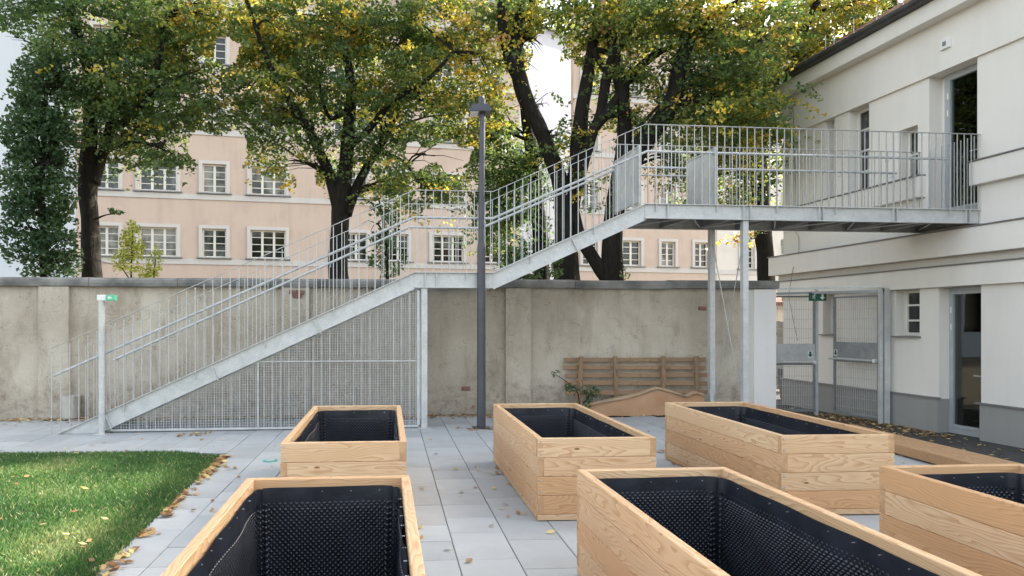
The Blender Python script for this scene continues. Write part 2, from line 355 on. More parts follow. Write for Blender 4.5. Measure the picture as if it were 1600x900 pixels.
for k, (c, ln) in enumerate(slabs):
    dz = random.uniform(-.002, .002)
    if k < 300:
        o = link('paving_slab', meshes[ln], patio, (c.x, c.y, dz), (random.uniform(-.002, .002), random.uniform(-.002, .002), ang))
    else:
        mm = Matrix.Translation((c.x, c.y, dz)) @ Matrix.Rotation(ang, 4, 'Z')
        t = MB().box(-.202, .202, -ln/2+.003, ln/2-.003, -.05, 0, .004)
        rest.add([mm @ Vector(v) for v in t.v], t.f)
rest.obj('paving_slab', M['slab'], patio, kind='stuff')

# ------------------------------------------------------------------ lawn and litter
lawn_poly = [(LX(-2)-.02, -2), (LX(LAWN_Y-.35), LAWN_Y-.35), (LX(LAWN_Y)-.35, LAWN_Y), (-13, LAWN_Y-.5), (-13, -2)]
sheet('lawn_soil', lawn_poly, M['soil'], .005)
def blades(name, n, region, h0, h1, mat, label):
    X = []; 
    while len(X) < n:
        x0, x1, y0, y1 = region; k = n
        x = rng.uniform(x0, x1, k); y = rng.uniform(y0, y1, k)**1.0
        lx = lawn_c.x+(lawn_n.x-lawn_c.x)*(lawn_c.y-y)/(lawn_c.y-lawn_n.y)
        farlim = LAWN_Y-np.clip((x+3.2)*.45, 0, 1)-.055*(np.abs(x)-2.7)*.9+.0
        ok = (x < lx+rng.normal(0, .012, k)) & (y < farlim+rng.normal(0, .012, k)) & (x/y > -1.45)
        X += list(zip(x[ok], y[ok]))
    X = np.array(X[:n]); n = len(X)
    h = rng.uniform(h0, h1, n); a = rng.uniform(0, 2*np.pi, n); wd = rng.uniform(.0016, .0032, n)
    lean = rng.uniform(.1, .8, n)*h; la = rng.uniform(0, 2*np.pi, n)
    dx, dy = np.cos(a)*wd, np.sin(a)*wd; lx, ly = np.cos(la)*lean, np.sin(la)*lean
    z0 = np.full(n, -.006)
    q = lambda x, y, z: np.stack([x, y, z], 1)
    v0 = q(X[:,0]-dx, X[:,1]-dy, z0); v1 = q(X[:,0]+dx, X[:,1]+dy, z0)
    v2 = q(X[:,0]+dx*.8+lx*.35, X[:,1]+dy*.8+ly*.35, h*.6); v3 = q(X[:,0]+lx, X[:,1]+ly, h)
    V = np.stack([v0, v1, v2, v3], 1)
    pn = np.array([noise.noise(Vector((p[0]*1.3, p[1]*1.3, 0))) for p in X])
    tint = np.clip(.45+.75*pn+rng.normal(0, .18, n), 0, .92); tint[rng.random(n) < .05] = 1.
    o = quads_obj(name, V, mat, {'tint': tint, 'rnd': rng.random(n)}, kind='stuff')
    return tag(o, label, 'grass')
blades('grass', 330000, (-10.5, -2.0, 2.6, 8.6), .022, .06, M['grass'], 'short green mown lawn beside the paving, partly in sun')
def litter(name, pts, label, size=(.018, .042), z=.004):
    n = len(pts); pts = np.array(pts); s = rng.uniform(*size, n); a = rng.uniform(0, 2*np.pi, n)
    u = np.stack([np.cos(a), np.sin(a), rng.uniform(-.35, .35, n)], 1); v = np.stack([-np.sin(a), np.cos(a), rng.uniform(-.5, .5, n)], 1)
    c = pts.copy(); c[:,2] += z+s*.35; s = s[:, None]
    V = np.stack([c-u*s, c-v*s*.55+u*s*.1, c+u*s, c+v*s*.6], 1); V[:,:,2] = np.maximum(V[:,:,2], (pts[:,2]+.003)[:,None])
    return tag(quads_obj(name, V, M['litter'], {'tint': rng.random(n), 'rnd': rng.random(n)}, kind='stuff'), label, 'leaves')
pts = []
for _ in range(2600):      # along the foot of the old wall
    x = random.uniform(-9, 5.8); pts.append((x, 12.1+.075*x-.16-abs(random.gauss(0, .22)), 0))
for _ in range(520):       # along the lawn edge
    y = random.uniform(3.4, 8.2)
    if noise.noise(Vector((y*2.3, 3, 1))) > -.12: pts.append((LX(y)+random.gauss(.04, .035), y, 0))
for _ in range(200):
    y = random.uniform(7.2, 8.2); pts.append((LX(y)+random.gauss(.05, .035), y, 0))
for _ in range(250):       # scattered over the paving
    y = random.uniform(4, 11.6); pts.append((random.uniform(-2.4, 5.9) if y < 8.4 else random.uniform(-7, 5.9), y, 0))
for cx_, cy_, n_ in ((.95, 5.9, 30), (.72, 7.3, 22), (-2.5, 7.4, 16), (1.0, 10.3, 45), (-3.5, 9.8, 35), (.6, 10.35, 40), (3.0, 8.4, 25)):
    for _ in range(n_): pts.append((random.gauss(cx_, .12), random.gauss(cy_, .12), 0))
for _ in range(170):
    y = random.uniform(3.0, 8.1); x = random.uniform(-9, LX(y)-.05); pts.append((x, y, .055))
litter('fallen_leaves', pts, 'brown and yellow fallen leaves scattered on paving, lawn and along the wall foot')
pts = []
for _ in range(600):
    y = random.uniform(8, 18); x = random.uniform(PEDGE+.1, 8.9-.134*(y-11.3)); pts.append((x, y, -.337))
for _ in range(520):
    y = random.uniform(11.6, 14.5); x = 8.95-.134*(y-11.36)-abs(random.gauss(.1, .5)); pts.append((x, y, -.337))
litter('fallen_leaves', pts, 'dry leaves drifted on the dark asphalt by the cream building', (.02, .05))

# ------------------------------------------------------------------ old courtyard wall
wa = math.atan(.075); wall_o = Vector((0, 12.1, 0))
wall = empty('courtyard_wall', wall_o, wa, 'long old stained rendered garden wall with dark concrete coping behind the stairs', 'wall')
WX0, WX1 = -13.2, 6.24/math.cos(wa)
def rough_face(mb, x0, x1, z0, z1, yfun, dx=.12, amp=.012):
    nx = int((x1-x0)/dx)+1; nz = int((z1-z0)/dx)+1; vs = []
    for k in range(nz+1):
        for i in range(nx+1):
            x = x0+(x1-x0)*i/nx; z = z0+(z1-z0)*k/nz
            a = amp*(1+1.8*max(0, .7-z)); d = a*noise.fractal(Vector((x*1.3, z*1.6, yfun)), 1, 2, 5)
            vs.append((x, yfun+d*1.4, z))
    n1 = nx+1; mb.add(vs, [(k*n1+i, k*n1+i+1, (k+1)*n1+i+1, (k+1)*n1+i) for k in range(nz) for i in range(nx)])
mb = MB(); rough_face(mb, WX0, WX1-.42, -.35, 2.235, 0.)
mb.box(WX0, WX1-.42, .05, .42, -.35, 2.231); mb.obj('wall_render', M['oldwall'], wall)
def wx(px, e=0.):     # local x on the wall where the sight line at column px meets it
    t = (px-CX)/F; Y = (12.1-e)/(1-.075*t); return t*Y/math.cos(wa)
for a, b in ((64, 111), (444, 484), (789, 828)):
    m2 = MB(); xa, xb = wx(a), wx(b); rough_face(m2, xa, xb, -.3, 2.225, -.09, .1, .01)
    m2.box(xa, xb, -.075, .02, -.3, 2.222); m2.obj('pilaster', M['oldwall'], wall)
MB().box(WX1-.42, WX1, -.06, .44, -.35, 2.231, .01).obj('painted_pier', M['pier'], wall)
MB().box(wx(1162), wx(1178), -.035, .05, -.35, 2.231, .01).obj('pier_return', M['bone'], wall)
x = WX0
while x < WX1:
    ln = random.uniform(1.4, 2.1); x2 = min(x+ln, WX1+.04); m2 = MB(); n = 5; 
    prof = [(-.1, 2.232), (-.115, 2.29), (-.11, 2.34), (-.075, 2.375), (.1, 2.39), (.46, 2.375), (.5, 2.33), (.49, 2.232)]
    dz = random.uniform(-.006, .006)
    m2.prism([(u, v+dz) for u, v in prof], 'x', x+.004, x2-.004); m2.obj('coping_stone', M['coping'], wall); x = x2
# bricks bared where the render fell off
bm_ = MB().box(-.075, .075, -.03, .02, -.035, .035, .006).mesh('brick', M['brick'])
for px, py in ((728, 607), (1097, 482), (460, 457), (470, 457), (466, 463)):
    X_ = wx(px); Y_ = 12.1+.075*X_; link('brick', bm_, wall, (X_, .012 if px not in (460, 470, 466, 100) else -.088, H+(HY-py)/F*Y_), (0, random.uniform(-.1, .1), 0))

# ------------------------------------------------------------------ right hand cream building
BT = .134; bo = Vector((9.05, 11.355, 0)); bz = math.atan2(1, -BT)
Fx, Fy = -BT/math.hypot(1, BT), 1/math.hypot(1, BT)
def bx(px, e=0.):     # local x (away from the eye) where column px meets the facade plane standing e proud
    t = (px-CX)/F; ox = bo.x-e*Fy; oy = bo.y+e*Fx
    return (ox-t*oy)/(t*Fy-Fx)
bld = empty('cream_building', bo, bz, 'two storey cream rendered house at right with grey plinth, bands and tiled roof', 'building')
D = 10.62
hz = lambda s, e=0.: H+s*(D-e)
BX0, BX1 = -7.5, bx(1224); ZL, ZU = hz(.060), hz(.418)
ZP = .26; GB = -.36
b1t, b1b = hz(.256, .12), hz(.219, .12); b2t, b2b = hz(.153, .22), hz(.111, .22); f2 = hz(.095, .1)
WT = .5
# main wall with its openings (x far .. near, z)
up_door = (bx(1527), bx(1452), 3.49, ZU); lo_door = (bx(1533), bx(1467), GB, ZL)
winU1 = (bx(1358), bx(1327), b1t-.02, ZU); winU0 = (bx(1304), bx(1289), b1t-.02, ZU); winU2 = (bx(1434), bx(1404), b1t-.02, hz(.345))
winL1 = (bx(1437), bx(1400), hz(-.0246), ZL); winL0 = (bx(1304), bx(1286), hz(-.0246), ZL)
m2 = MB(); m2.panel(BX0, BX1, ZP, ZU, [up_door, lo_door, winU1, winU0, winU2, winL1, winL0], 0, -WT)
m2.obj('wall', M['cream'], bld)
m2 = MB(); m2.box(BX1-.3, BX1, -8.5, -WT-.002, GB, 7.0); m2.box(BX0, BX0+.3, -8.5, -WT-.002, GB, 7.0); m2.box(BX0+.31, BX1-.31, -8.5, -8.2, GB, 7.0)
m2.obj('outer_wall', M['cream'], bld)
MB().box(BX0, BX1, .055, -WT, ZU+.002, hz(.516, .3)+.02).obj('frieze', M['cream'], bld)
m2 = MB()
m2.box(BX0, bx(1533), .03, -WT+.01, GB, ZP-.002); m2.box(bx(1467), BX1+.02, .03, -WT+.01, GB, ZP-.002)
m2.obj('plinth', M['plinth'], bld)
m2 = MB()
for a, b in ((BX0, bx(1527)), (bx(1470), BX1+.03)): m2.box(a, b, .065, .032, ZP+.002, ZP+.022); m2.box(a, b, .032, .001, ZP+.0, ZP+.03)
m2.obj('plinth_flashing', M['flash'], bld)
# storey band broken by the balcony door
for a, b in ((BX0, bx(1514, .12)), (bx(1437, .12), BX1-.02)):
    MB().box(a, b, .12, .002, b1b, b1t, .006).obj('sill_band', M['cream'], bld)
    MB().box(a-.01, b+.01, .15, .003, b1t+.002, b1t+.02).obj('band_flashing', M['flash'], bld)
# lower string courses
MB().box(BX0, BX1+.22, .24, .002, b2b, b2t, .006).obj('string_course', M['cream'], bld)
MB().box(BX0, BX1+.24, .27, .003, b2t+.002, b2t+.022).obj('course_flashing', M['flash'], bld)
MB().box(BX0, BX1+.1, .06, .002, f2+.02, b2b-.002).obj('recess_course', M['bone'], bld)
MB().box(BX0, BX1+.14, .14, .003, f2, f2+.018).obj('course_flashing', M['flash'], bld)
MB().box(BX0, BX1+.1, .10, .001, ZL+.002, f2-.002, .006).obj('lintel_course', M['cream'], bld)
for k in range(9):   # stepped corner blocks at the far end
    zz = ZL-.1+k*.19
    if zz < b2t+.4: MB().box(BX1+.002, BX1+.1+.03*(k % 2), -.02, -.4, zz, zz+.17, .01).obj('quoin', M['bone'], bld)
# eaves
z0, z1 = hz(.516, .3), hz(.5456, .3)
EX = bx(1207, .3); MB().box(BX0, EX, .3, -WT, z0, z1, .006).obj('eaves_board', M['cream'], bld)
m2 = MB(); prof = [(.30, z1+.002), (.44, z1+.01), (.47, z1+.06), (.47, z1+.12), (.455, z1+.12), (.45, z1+.07), (.42, z1+.03), (.30, z1+.02)]
m2.prism(prof, 'x', BX0, EX+.06); m2.obj('gutter', M['gutter'], bld)
MB().box(BX0, EX+.04, .36, -.5, z1+.03, z1+.09).obj('roof_edge', M['gutter'], bld)
rs = .62
def roofz(y): return z1+.13+(.36-y)*rs
m2 = MB(); m2.prism([(.34, roofz(.34)-.06), (-4.5, roofz(-4.5)-.06), (-9, roofz(.0)-.06), (-9, roofz(.0)-.2), (.3, z1+.08)], 'x', BX0, EX+.03); m2.obj('roof', M['tile'], bld)
m2 = MB(); tx = BX0
rows = 7
k = 0
while tx < EX-.2:
    for r_ in range(rows):
        y0 = .40-r_*.3; y1 = y0-.33; za, zb = roofz(y0)+.025, roofz(y1)-.005
        cxm = tx+.11; 
        m2.add([(tx+.004,y0,za),(cxm,y0,za+.025),(tx+.216,y0,za),(tx+.004,y1,zb),(cxm,y1,zb+.025),(tx+.216,y1,zb),(tx+.004,y0,za-.025),(tx+.216,y0,za-.025)], [(0,1,4,3),(1,2,5,4),(6,7,2,1,0)])
    tx += .22
m2.obj('roof_tiles', M['tile'], bld, kind='stuff')
for px in (1290, 1303, 1334, 1370, 1411, 1440):
    x_ = bx(px, .1); MB().tube([(x_, .1, roofz(.1)), (x_, .1, roofz(.1)+.34)], .008, 6).obj('snow_guard_post', M['zincrail'], bld)
m2 = MB(); wpts = [(bx(1233), .33, z1+.1), (bx(1233), .33, z0+.05), (bx(1244), .08, z0-.2), (bx(1246), .08, ZU-.2), (bx(1246), .03, b1t+.1), (bx(1246), .16, b1b), (bx(1250), .03, 3.6), (bx(1250), .03, b2t+.05), (bx(1240, .25), .27, b2b+.1), (bx(1240), .13, ZL), (bx(1248), .03, 1.2)]
m2.tube(wpts, .006, 5); m2.obj('lightning_wire', M['flash'], bld)
# security lamp
lmp = MB().box(bx(1491), bx(1476), .056, .10, hz(.451), hz(.468), .008).obj('lamp_housing', M['white'], bld); MB().box(bx(1486), bx(1481), .101, .11, hz(.456), hz(.463), .006).obj('sensor', M['dkzinc'], lmp)
# doors and windows
def glazed_door(name, x0, x1, z0, z1, y=-.24):
    d = empty(name, (0,0,0)); d.parent = bld
    fr = MB(); t = .07
    fr.box(x0, x0+t, y-.035, y+.035, z0, z1, .004).box(x1-t, x1, y-.035, y+.035, z0, z1, .004).box(x0+t, x1-t, y-.035, y+.035, z1-t, z1, .004).box(x0+t, x1-t, y-.035, y+.035, z0, z0+.1, .004)
    fr.box(x0+t, x0+t+.05, y-.02, y+.05, z0+.1, z1-t, .004).box(x1-t-.05, x1-t, y-.02, y+.05, z0+.1, z1-t, .004)
    fr.box(x0+t+.05, x1-t-.05, y-.02, y+.05, z1-t-.05, z1-t, .004).box(x0+t+.05, x1-t-.05, y-.02, y+.05, z0+.1, z0+.16, .004)
    fr.obj('door_frame', M['doorframe'], d)
    MB().box(x0+t+.03, x1-t-.03, y+.0, y+.012, z0+.14, z1-t-.03).obj('glass_pane', M['doorglass'], d)
    for q in (z1-.45, z1-.75): MB().tube([(x1-.09, y+.06, q), (x1-.09, y+.06, q+.11)], .011, 8).obj('hinge', M['white'], d)
    MB().tube([(x0+.15, y+.05, z0+1.05), (x0+.15, y+.1, z0+1.05), (x0+.27, y+.1, z0+1.05)], .01, 6).obj('door_handle', M['zincrail'], d)
    return d
glazed_door('balcony_door', up_door[0]+.002, bx(1477, -.22), 3.50, ZU-.002)
glazed_door('garden_door', lo_door[0]+.002, bx(1482, -.22), GB+.02, ZL-.002)
# jamb fill between opening and frames, rooms behind the glass
MB().box(bx(1477, -.22)+.002, up_door[1]-.0, -.26, -.49, 3.5, ZU-.004).obj('door_jamb', M['cream'], bld)
m2 = MB(); m2.box(BX0+.35, BX1-.35, -4.4, -4.3, GB, 7); m2.box(BX0+.35, BX1-.35, -4.29, -WT-.01, 3.3, 3.44); m2.box(BX0+.35, BX1-.35, -4.29, -WT-.01, GB, GB+.02); m2.box(1.6, 1.7, -4.29, -WT-.01, GB+.03, 3.29); m2.box(1.6, 1.7, -4.29, -WT-.01, 3.45, 6.8)
m2.obj('room_wall', speckled('room paint', (.30, .30, .28), (.38, .37, .35), 1, .8), bld)
def casement(x0, x1, z0, z1, y=-.22, nz=3):
    d = empty('window', (0,0,0)); d.parent = bld; t = .06; fr = MB()
    fr.box(x0, x0+t, y-.04, y+.03, z0, z1).box(x1-t, x1, y-.04, y+.03, z0, z1).box(x0+t, x1-t, y-.04, y+.03, z1-t, z1).box(x0+t, x1-t, y-.04, y+.03, z0, z0+t)
    for k in range(1, nz): zz = z0+(z1-z0)*k/nz; fr.box(x0+t, x1-t, y-.02, y+.02, zz-.018, zz+.018)
    if x1-x0 > .6: xm = (x0+x1)/2; fr.box(xm-.03, xm+.03, y-.03, y+.025, z0+t, z1-t)
    fr.obj('window_frame', M['frame'], d); MB().box(x0+t*.5, x1-t*.5, y-.012, y-.004, z0+t*.5, z1-t*.5).obj('window_pane', M['pane'], d)
    MB().box(x0-.03, x1+.03, .09, y-.04, z0-.03, z0-.003).obj('window_sill', M['flash'], d)
casement(winU1[0], winU1[1]-.001, winU1[2]+.05, ZU-.002, nz=4); casement(winU0[0], winU0[1]-.001, winU0[2]+.05, ZU-.002, nz=4)
casement(winU2[0], winU2[1]-.001, winU2[2]+.05, winU2[3]-.002, nz=2); casement(winL1[0], winL1[1]-.001, winL1[2]+.03, ZL-.002); casement(winL0[0], winL0[1]-.001, winL0[2]+.03, ZL-.002)

# ------------------------------------------------------------------ far apartment houses
T = .22; pa = math.atan(T); PY0 = 37.05
def fx(px): t = (px-CX)/F; return t*PY0/(1-T*t)/math.cos(pa)
def win_meshes(wd, ht, leaves):
    su = MB(); t = .17
    su.box(-wd/2, -wd/2+t, -.06, .0, 0, ht).box(wd/2-t, wd/2, -.06, .0, 0, ht).box(-wd/2+t, wd/2-t, -.06, .0, ht-t, ht)
    si = MB(); si.box(-wd/2-.1, wd/2+.1, -.14, .1, -.07, -.002, .01)
    fr = MB(); gl = MB(); a, b, z0, z1 = -wd/2+t, wd/2-t, .002, ht-t
    fr.box(a, a+.07, .14, .22, z0, z1).box(b-.07, b, .14, .22, z0, z1).box(a+.07, b-.07, .14, .22, z1-.08, z1).box(a+.07, b-.07, .14, .22, z0, z0+.08)
    for k in range(1, leaves): x = a+(b-a)*k/leaves; fr.box(x-.06, x+.06, .13, .21, z0+.08, z1-.08)
    for k in range(1, 4): z = z0+(z1-z0)*k/4; fr.box(a+.07, b-.07, .16, .19, z-.02, z+.02)
    for k in range(leaves): gl.box(a+(b-a)*k/leaves+.05, a+(b-a)*(k+1)/leaves-.05, .18, .184, z0+.06, z1-.06)
    bk = MB().box(a, b, .6, .62, z0, z1)
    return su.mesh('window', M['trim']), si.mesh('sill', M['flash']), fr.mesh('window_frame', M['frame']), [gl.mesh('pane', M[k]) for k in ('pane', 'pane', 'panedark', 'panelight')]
wm2 = win_meshes(1.5, 1.63, 2); wm3 = win_meshes(2.1, 1.63, 3); wm1 = win_meshes(1.25, 1.63, 2)
def block(name, label, x0, x1, top, cols, mat, nfl=5, z00=4.94, depth=12., left_mat=None, cat='building'):
    b = empty(name, (0, PY0, 0), pa, label, cat); holes = []; wins = []
    for px, wm, wdt in cols:
        xc = fx(px)
        for r in range(nfl):
            z = z00+3.27*r; 
            if z+1.8 > top: continue
            holes.append((xc-wdt/2+.17, xc+wdt/2-.17, z, z+1.46)); wins.append((xc, z, wm))
    m = MB().panel(x0, x1, -.36, top, holes, 0, .35); m.obj('wall', mat, b)
    kx = 0 if left_mat is None else .5*depth; m = MB().hexa([(x0+.001,.351,-.36),(x0+.3,.351,-.36),(x0+.3+kx,depth,-.36),(x0+kx,depth,-.36),(x0+.001,.351,top),(x0+.3,.351,top),(x0+.3+kx,depth,top),(x0+kx,depth,top)]); m.obj('side_wall', left_mat or mat, b)
    m = MB().box(x1-.3, x1-.001, .351, depth, -.36, top).box(x0+.3+kx, x1-.3, depth-.3, depth, -.36, top); m.obj('side_wall', mat, b)
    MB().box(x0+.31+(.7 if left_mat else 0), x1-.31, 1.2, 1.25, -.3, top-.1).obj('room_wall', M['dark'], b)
    for r in range(nfl):
        z = z00+3.27*r
        if z < top-1: 
            segs = sorted(h for h in [(h[0]-.30, h[1]+.30) for h in holes if abs(h[2]-z) < .01])
            m = MB(); m.box(x0-.02, x1+.02, -.05, -.001, z-.36, z-.09); m.obj('string_course', M['trim'], b)
    MB().prism([(-.5, top+.002), (-.5, top+.15), (depth/2, top+4), (depth+.5, top+.15), (depth+.5, top+.002)], 'x', x0-.2+kx, x1+.2).obj('roof', M['tile'], b)
    MB().box(x0-.05, x1+.05, -.35, -.002, top-.35, top).obj('cornice', M['trim'], b)
    for xc, z, wm in wins:
        wm = wm[:3]+(random.choice(wm[3]),)
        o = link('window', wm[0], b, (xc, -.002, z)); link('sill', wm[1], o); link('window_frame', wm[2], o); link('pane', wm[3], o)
    return b
block('apartment_building', 'salmon pink apartment block with white framed windows behind the trees, left of the gap', fx(118), fx(812), 19.5,
      [(166, wm2, 1.5), (247, wm3, 2.1), (335, wm2, 1.5), (419, wm3, 2.1), (548, wm3, 2.1), (622, wm2, 1.5), (700, wm3, 2.1), (768, wm2, 1.5)], M['pink'])
block('apartment_building', 'salmon pink apartment block right of the bright gap, partly under the walkway', fx(896), fx(1120)-.02, 19.5,
      [(922, wm1, 1.25), (987, wm2, 1.5), (1044, wm1, 1.25), (1096, wm1, 1.25)], M['pink'], left_mat=M['whitewall'], depth=9.)
block('apartment_building', 'ivory white apartment house beyond the posts of the walkway', fx(1120), fx(1290), 18.6, [(1168, wm1, 1.25), (1235, wm1, 1.25)], M['bone'], z00=4.9)
def plain_house(name, label, c, w_, d_, h_, rz, mat, wins=()):
    b = empty(name, (c[0], c[1], 0), rz, label, 'building'); MB().box(-w_/2, w_/2, 0, d_, -.36, h_).obj('wall', mat, b)
    MB().prism([(-.4, h_+.002), (-.4, h_+.2), (d_*.25, h_+3.4), (d_*.75, h_+3.4), (d_+.4, h_+.2), (d_+.4, h_+.002)], 'x', -w_/2-.1, w_/2+.1).obj('roof', M['gable2'], b); return b
def seams():
    m = NT('blue grey standing seam roof'); v = m.coord(); s_ = m.n('ShaderNodeSeparateXYZ'); m.l(v, s_.inputs[0]); fr = m.math('FRACT', m.math('MULTIPLY', s_.outputs[0], 1.6)); m.col(m.mix(m.math('LESS_THAN', fr, .06), (.28, .33, .38), (.12, .14, .17))); m.set(.5, .2); return m.m
M['gable2'] = seams()
lc = P(118, 400, 33.2)
plain_house('gable_house', 'tall plain pale blue grey gable wall at the far left behind the columnar tree', (lc.x-7.5, 33.2), 15, 14, 24, 0, M['gable'])
plain_house('firewall_house', 'pale firewall under a blue grey metal roof, glimpsed in the gap between the pink blocks', (10.2, 54.1), 14, 9, 24.4, math.atan2(.6, .8), M['whitewall'])
# houses and trees behind the viewer close the court, as the light in the photograph implies

# ------------------------------------------------------------------ steel stair and walkway
ST = .1; sa = math.atan(ST); Y0s = 10.45
def spt(px, e=0.):
    t = (px-CX)/F; Y = (Y0s+e)/(1-ST*t); return Vector((t*Y, Y, 0))
s0 = spt(82); cs, sn = math.cos(sa), math.sin(sa)
def sx(px, e=0.): d = spt(px, e)-s0; return d.x*cs+d.y*sn
def sz(px, py, e=0.): return H+(HY-py)/F*spt(px, e).y
stair = empty('steel_staircase', s0, sa, 'galvanised steel outdoor staircase with landing and walkway bridge to the cream building', 'staircase')
A0 = .09; A1 = sx(647); A2 = sx(770); A3 = sx(1007); A4 = sx(1529)
LZ, DZ = 2.385, 3.49; WID = 1.1
def topz(s):
    if s < A1: return max(0, LZ*(s-A0)/(A1-A0))
    if s < A2: return LZ
    if s < A3: return LZ+(DZ-LZ)*(s-A2)/(A3-A2)
    return DZ
def stringer(sgn, y):
    out = []
    def piece(a, b, d=.262):
        za, zb = topz(a), topz(b); m = MB()
        if a <= A0+.001:
            sl = (zb-za)/(b-a); a2 = a+d/sl
            poly = [(a, 0), (a2, 0), (b, zb-d), (b, zb)]
            m.prism(poly, 'y', y, y+.012)
            m.hexa([(a,y-.05,0),(b,y-.05,zb-.011),(b,y-.001,zb-.011),(a,y-.001,0),(a,y-.05,.011),(b,y-.05,zb),(b,y-.001,zb),(a,y-.001,.011)])
            m.hexa([(a2,y-.05,0),(b,y-.05,zb-d),(b,y-.001,zb-d),(a2,y-.001,0),(a2,y-.05,.011),(b,y-.05,zb-d+.011),(b,y-.001,zb-d+.011),(a2,y-.001,.011)])
        else:
            m.prism([(a, za-d), (b, zb-d), (b, zb), (a, za)], 'y', y, y+.012)
            for dz in (0, -d+.011):
                m.hexa([(a,y-.05,za+dz-.011),(b,y-.05,zb+dz-.011),(b,y-.001,zb+dz-.011),(a,y-.001,za+dz-.011),(a,y-.05,za+dz),(b,y-.05,zb+dz),(b,y-.001,zb+dz),(a,y-.001,za+dz)])
        m.obj('stringer', M['zinc'], stair)
    piece(A0, A1-.001); piece(A1+.001, A2-.001, .24); piece(A2+.001, A3-.001)
    cuts = [A3+.001]+[sx(p) for p in (1166, 1281, 1396)]+[A4]
    for i in range(4): piece(cuts[i]+.002, cuts[i+1]-.002, .235)
stringer(1, 0.); stringer(1, WID+.05)
st = MB().box(-.006, .006, -.045, -.002, -.235, -.012).mesh('stiffener', M['zinc'])
for px in (1042, 1160, 1171, 1278, 1284, 1393, 1399, 1507, 1512, 664, 682): link('stiffener', st, stair, (sx(px), -.002, topz(sx(px))))
for px in (165, 331, 491, 893): link('stiffener', st, stair, (sx(px), -.004, topz(sx(px))-.03), (0, R(-25), 0))
# bolts on the stringers, mostly pairs at each tread
m2 = MB()
def disc(m, x, y, z, r=.011, n=6, t=.008):
    vs = [(x+r*math.cos(2*math.pi*k/n), y-t, z+r*math.sin(2*math.pi*k/n)) for k in range(n)]; vs += [(a, y, c) for a, _, c in vs]
    m.add(vs, [tuple(range(n)), *[(k, k+n, (k+1) % n+n, (k+1) % n) for k in range(n)]])
NT1 = 14; NT2 = 6
treads = []
for k in range(1, NT1): s_ = A0+.25+(A1-A0-.25)*k/NT1; treads.append((s_, topz(s_)-.13))
for k in range(1, NT2+1): s_ = A2+(A3-A2)*k/(NT2+.6); treads.append((s_, topz(s_)-.14))
for s_, z_ in treads:
    disc(m2, s_-.09, -.001, z_+.0); disc(m2, s_+.10, -.001, z_+.01)
m2.obj('bolts', M['screw'], stair, kind='stuff')
tr = MB().box(-.17, .15, .03, WID+.03, -.035, 0).box(-.172, -.165, .03, WID+.03, -.06, .002).mesh('tread', M['zinc'])
for s_, z_ in treads: link('tread', tr, stair, (s_, 0, z_+.02))
MB().box(A1-.02, A2+.05, .014, WID+.048, LZ-.075, LZ-.035).obj('landing_floor', M['dkzinc'], stair)
MB().box(A3-.05, A4, .014, WID+.048, DZ-.075, DZ-.035).obj('deck_floor', M['dkzinc'], stair)
n = 9
for k in range(n): 
    s_ = A3+.1+(A4-A3-.2)*k/(n-1); MB().box(s_-.04, s_+.04, .014, WID+.04, DZ-.215, DZ-.08).obj('cross_beam', M['dkzinc'], stair)
for k in range(n-1):
    a = A3+.14+(A4-A3-.2)*k/(n-1); b = a+(A4-A3-.2)/(n-1)-.08
    (MB().tube([(a, .06, DZ-.2), (b, WID-.03, DZ-.2)], .012, 6) if k % 2 else MB().tube([(a, WID-.03, DZ-.2), (b, .06, DZ-.2)], .012, 6)).obj('deck_brace', M['zinc'], stair)
# posts
def post(s_, y, z0, z1, w_=.045, nm='post'):
    MB().box(s_-w_, s_+w_, y-w_, y+w_, z0, z1, .004).box(s_-.1, s_+.1, y-.09, y+.09, z0, z0+.012).obj(nm, M['zinc'], stair)
post(sx(663), .03, 0, LZ-.24); post(sx(663), WID, 0, LZ-.24)
sp = sx(1165); post(sp, .035, -.03, DZ-.24); post(sp, WID-.01, -.03, DZ-.24)
for a, b in (((sp, .08, .25), (sp, WID-.06, DZ-.5)), ((sp+.02, WID-.06, .25), (sp+.02, .08, DZ-.5))): MB().tube([a, b], .008, 6).obj('brace_rod', M['zincrail'], stair)
MB().box(A4-.1, A4+.12, -.06, WID+.1, DZ-.28, DZ-.262).obj('bearing_plate', M['zinc'], stair)
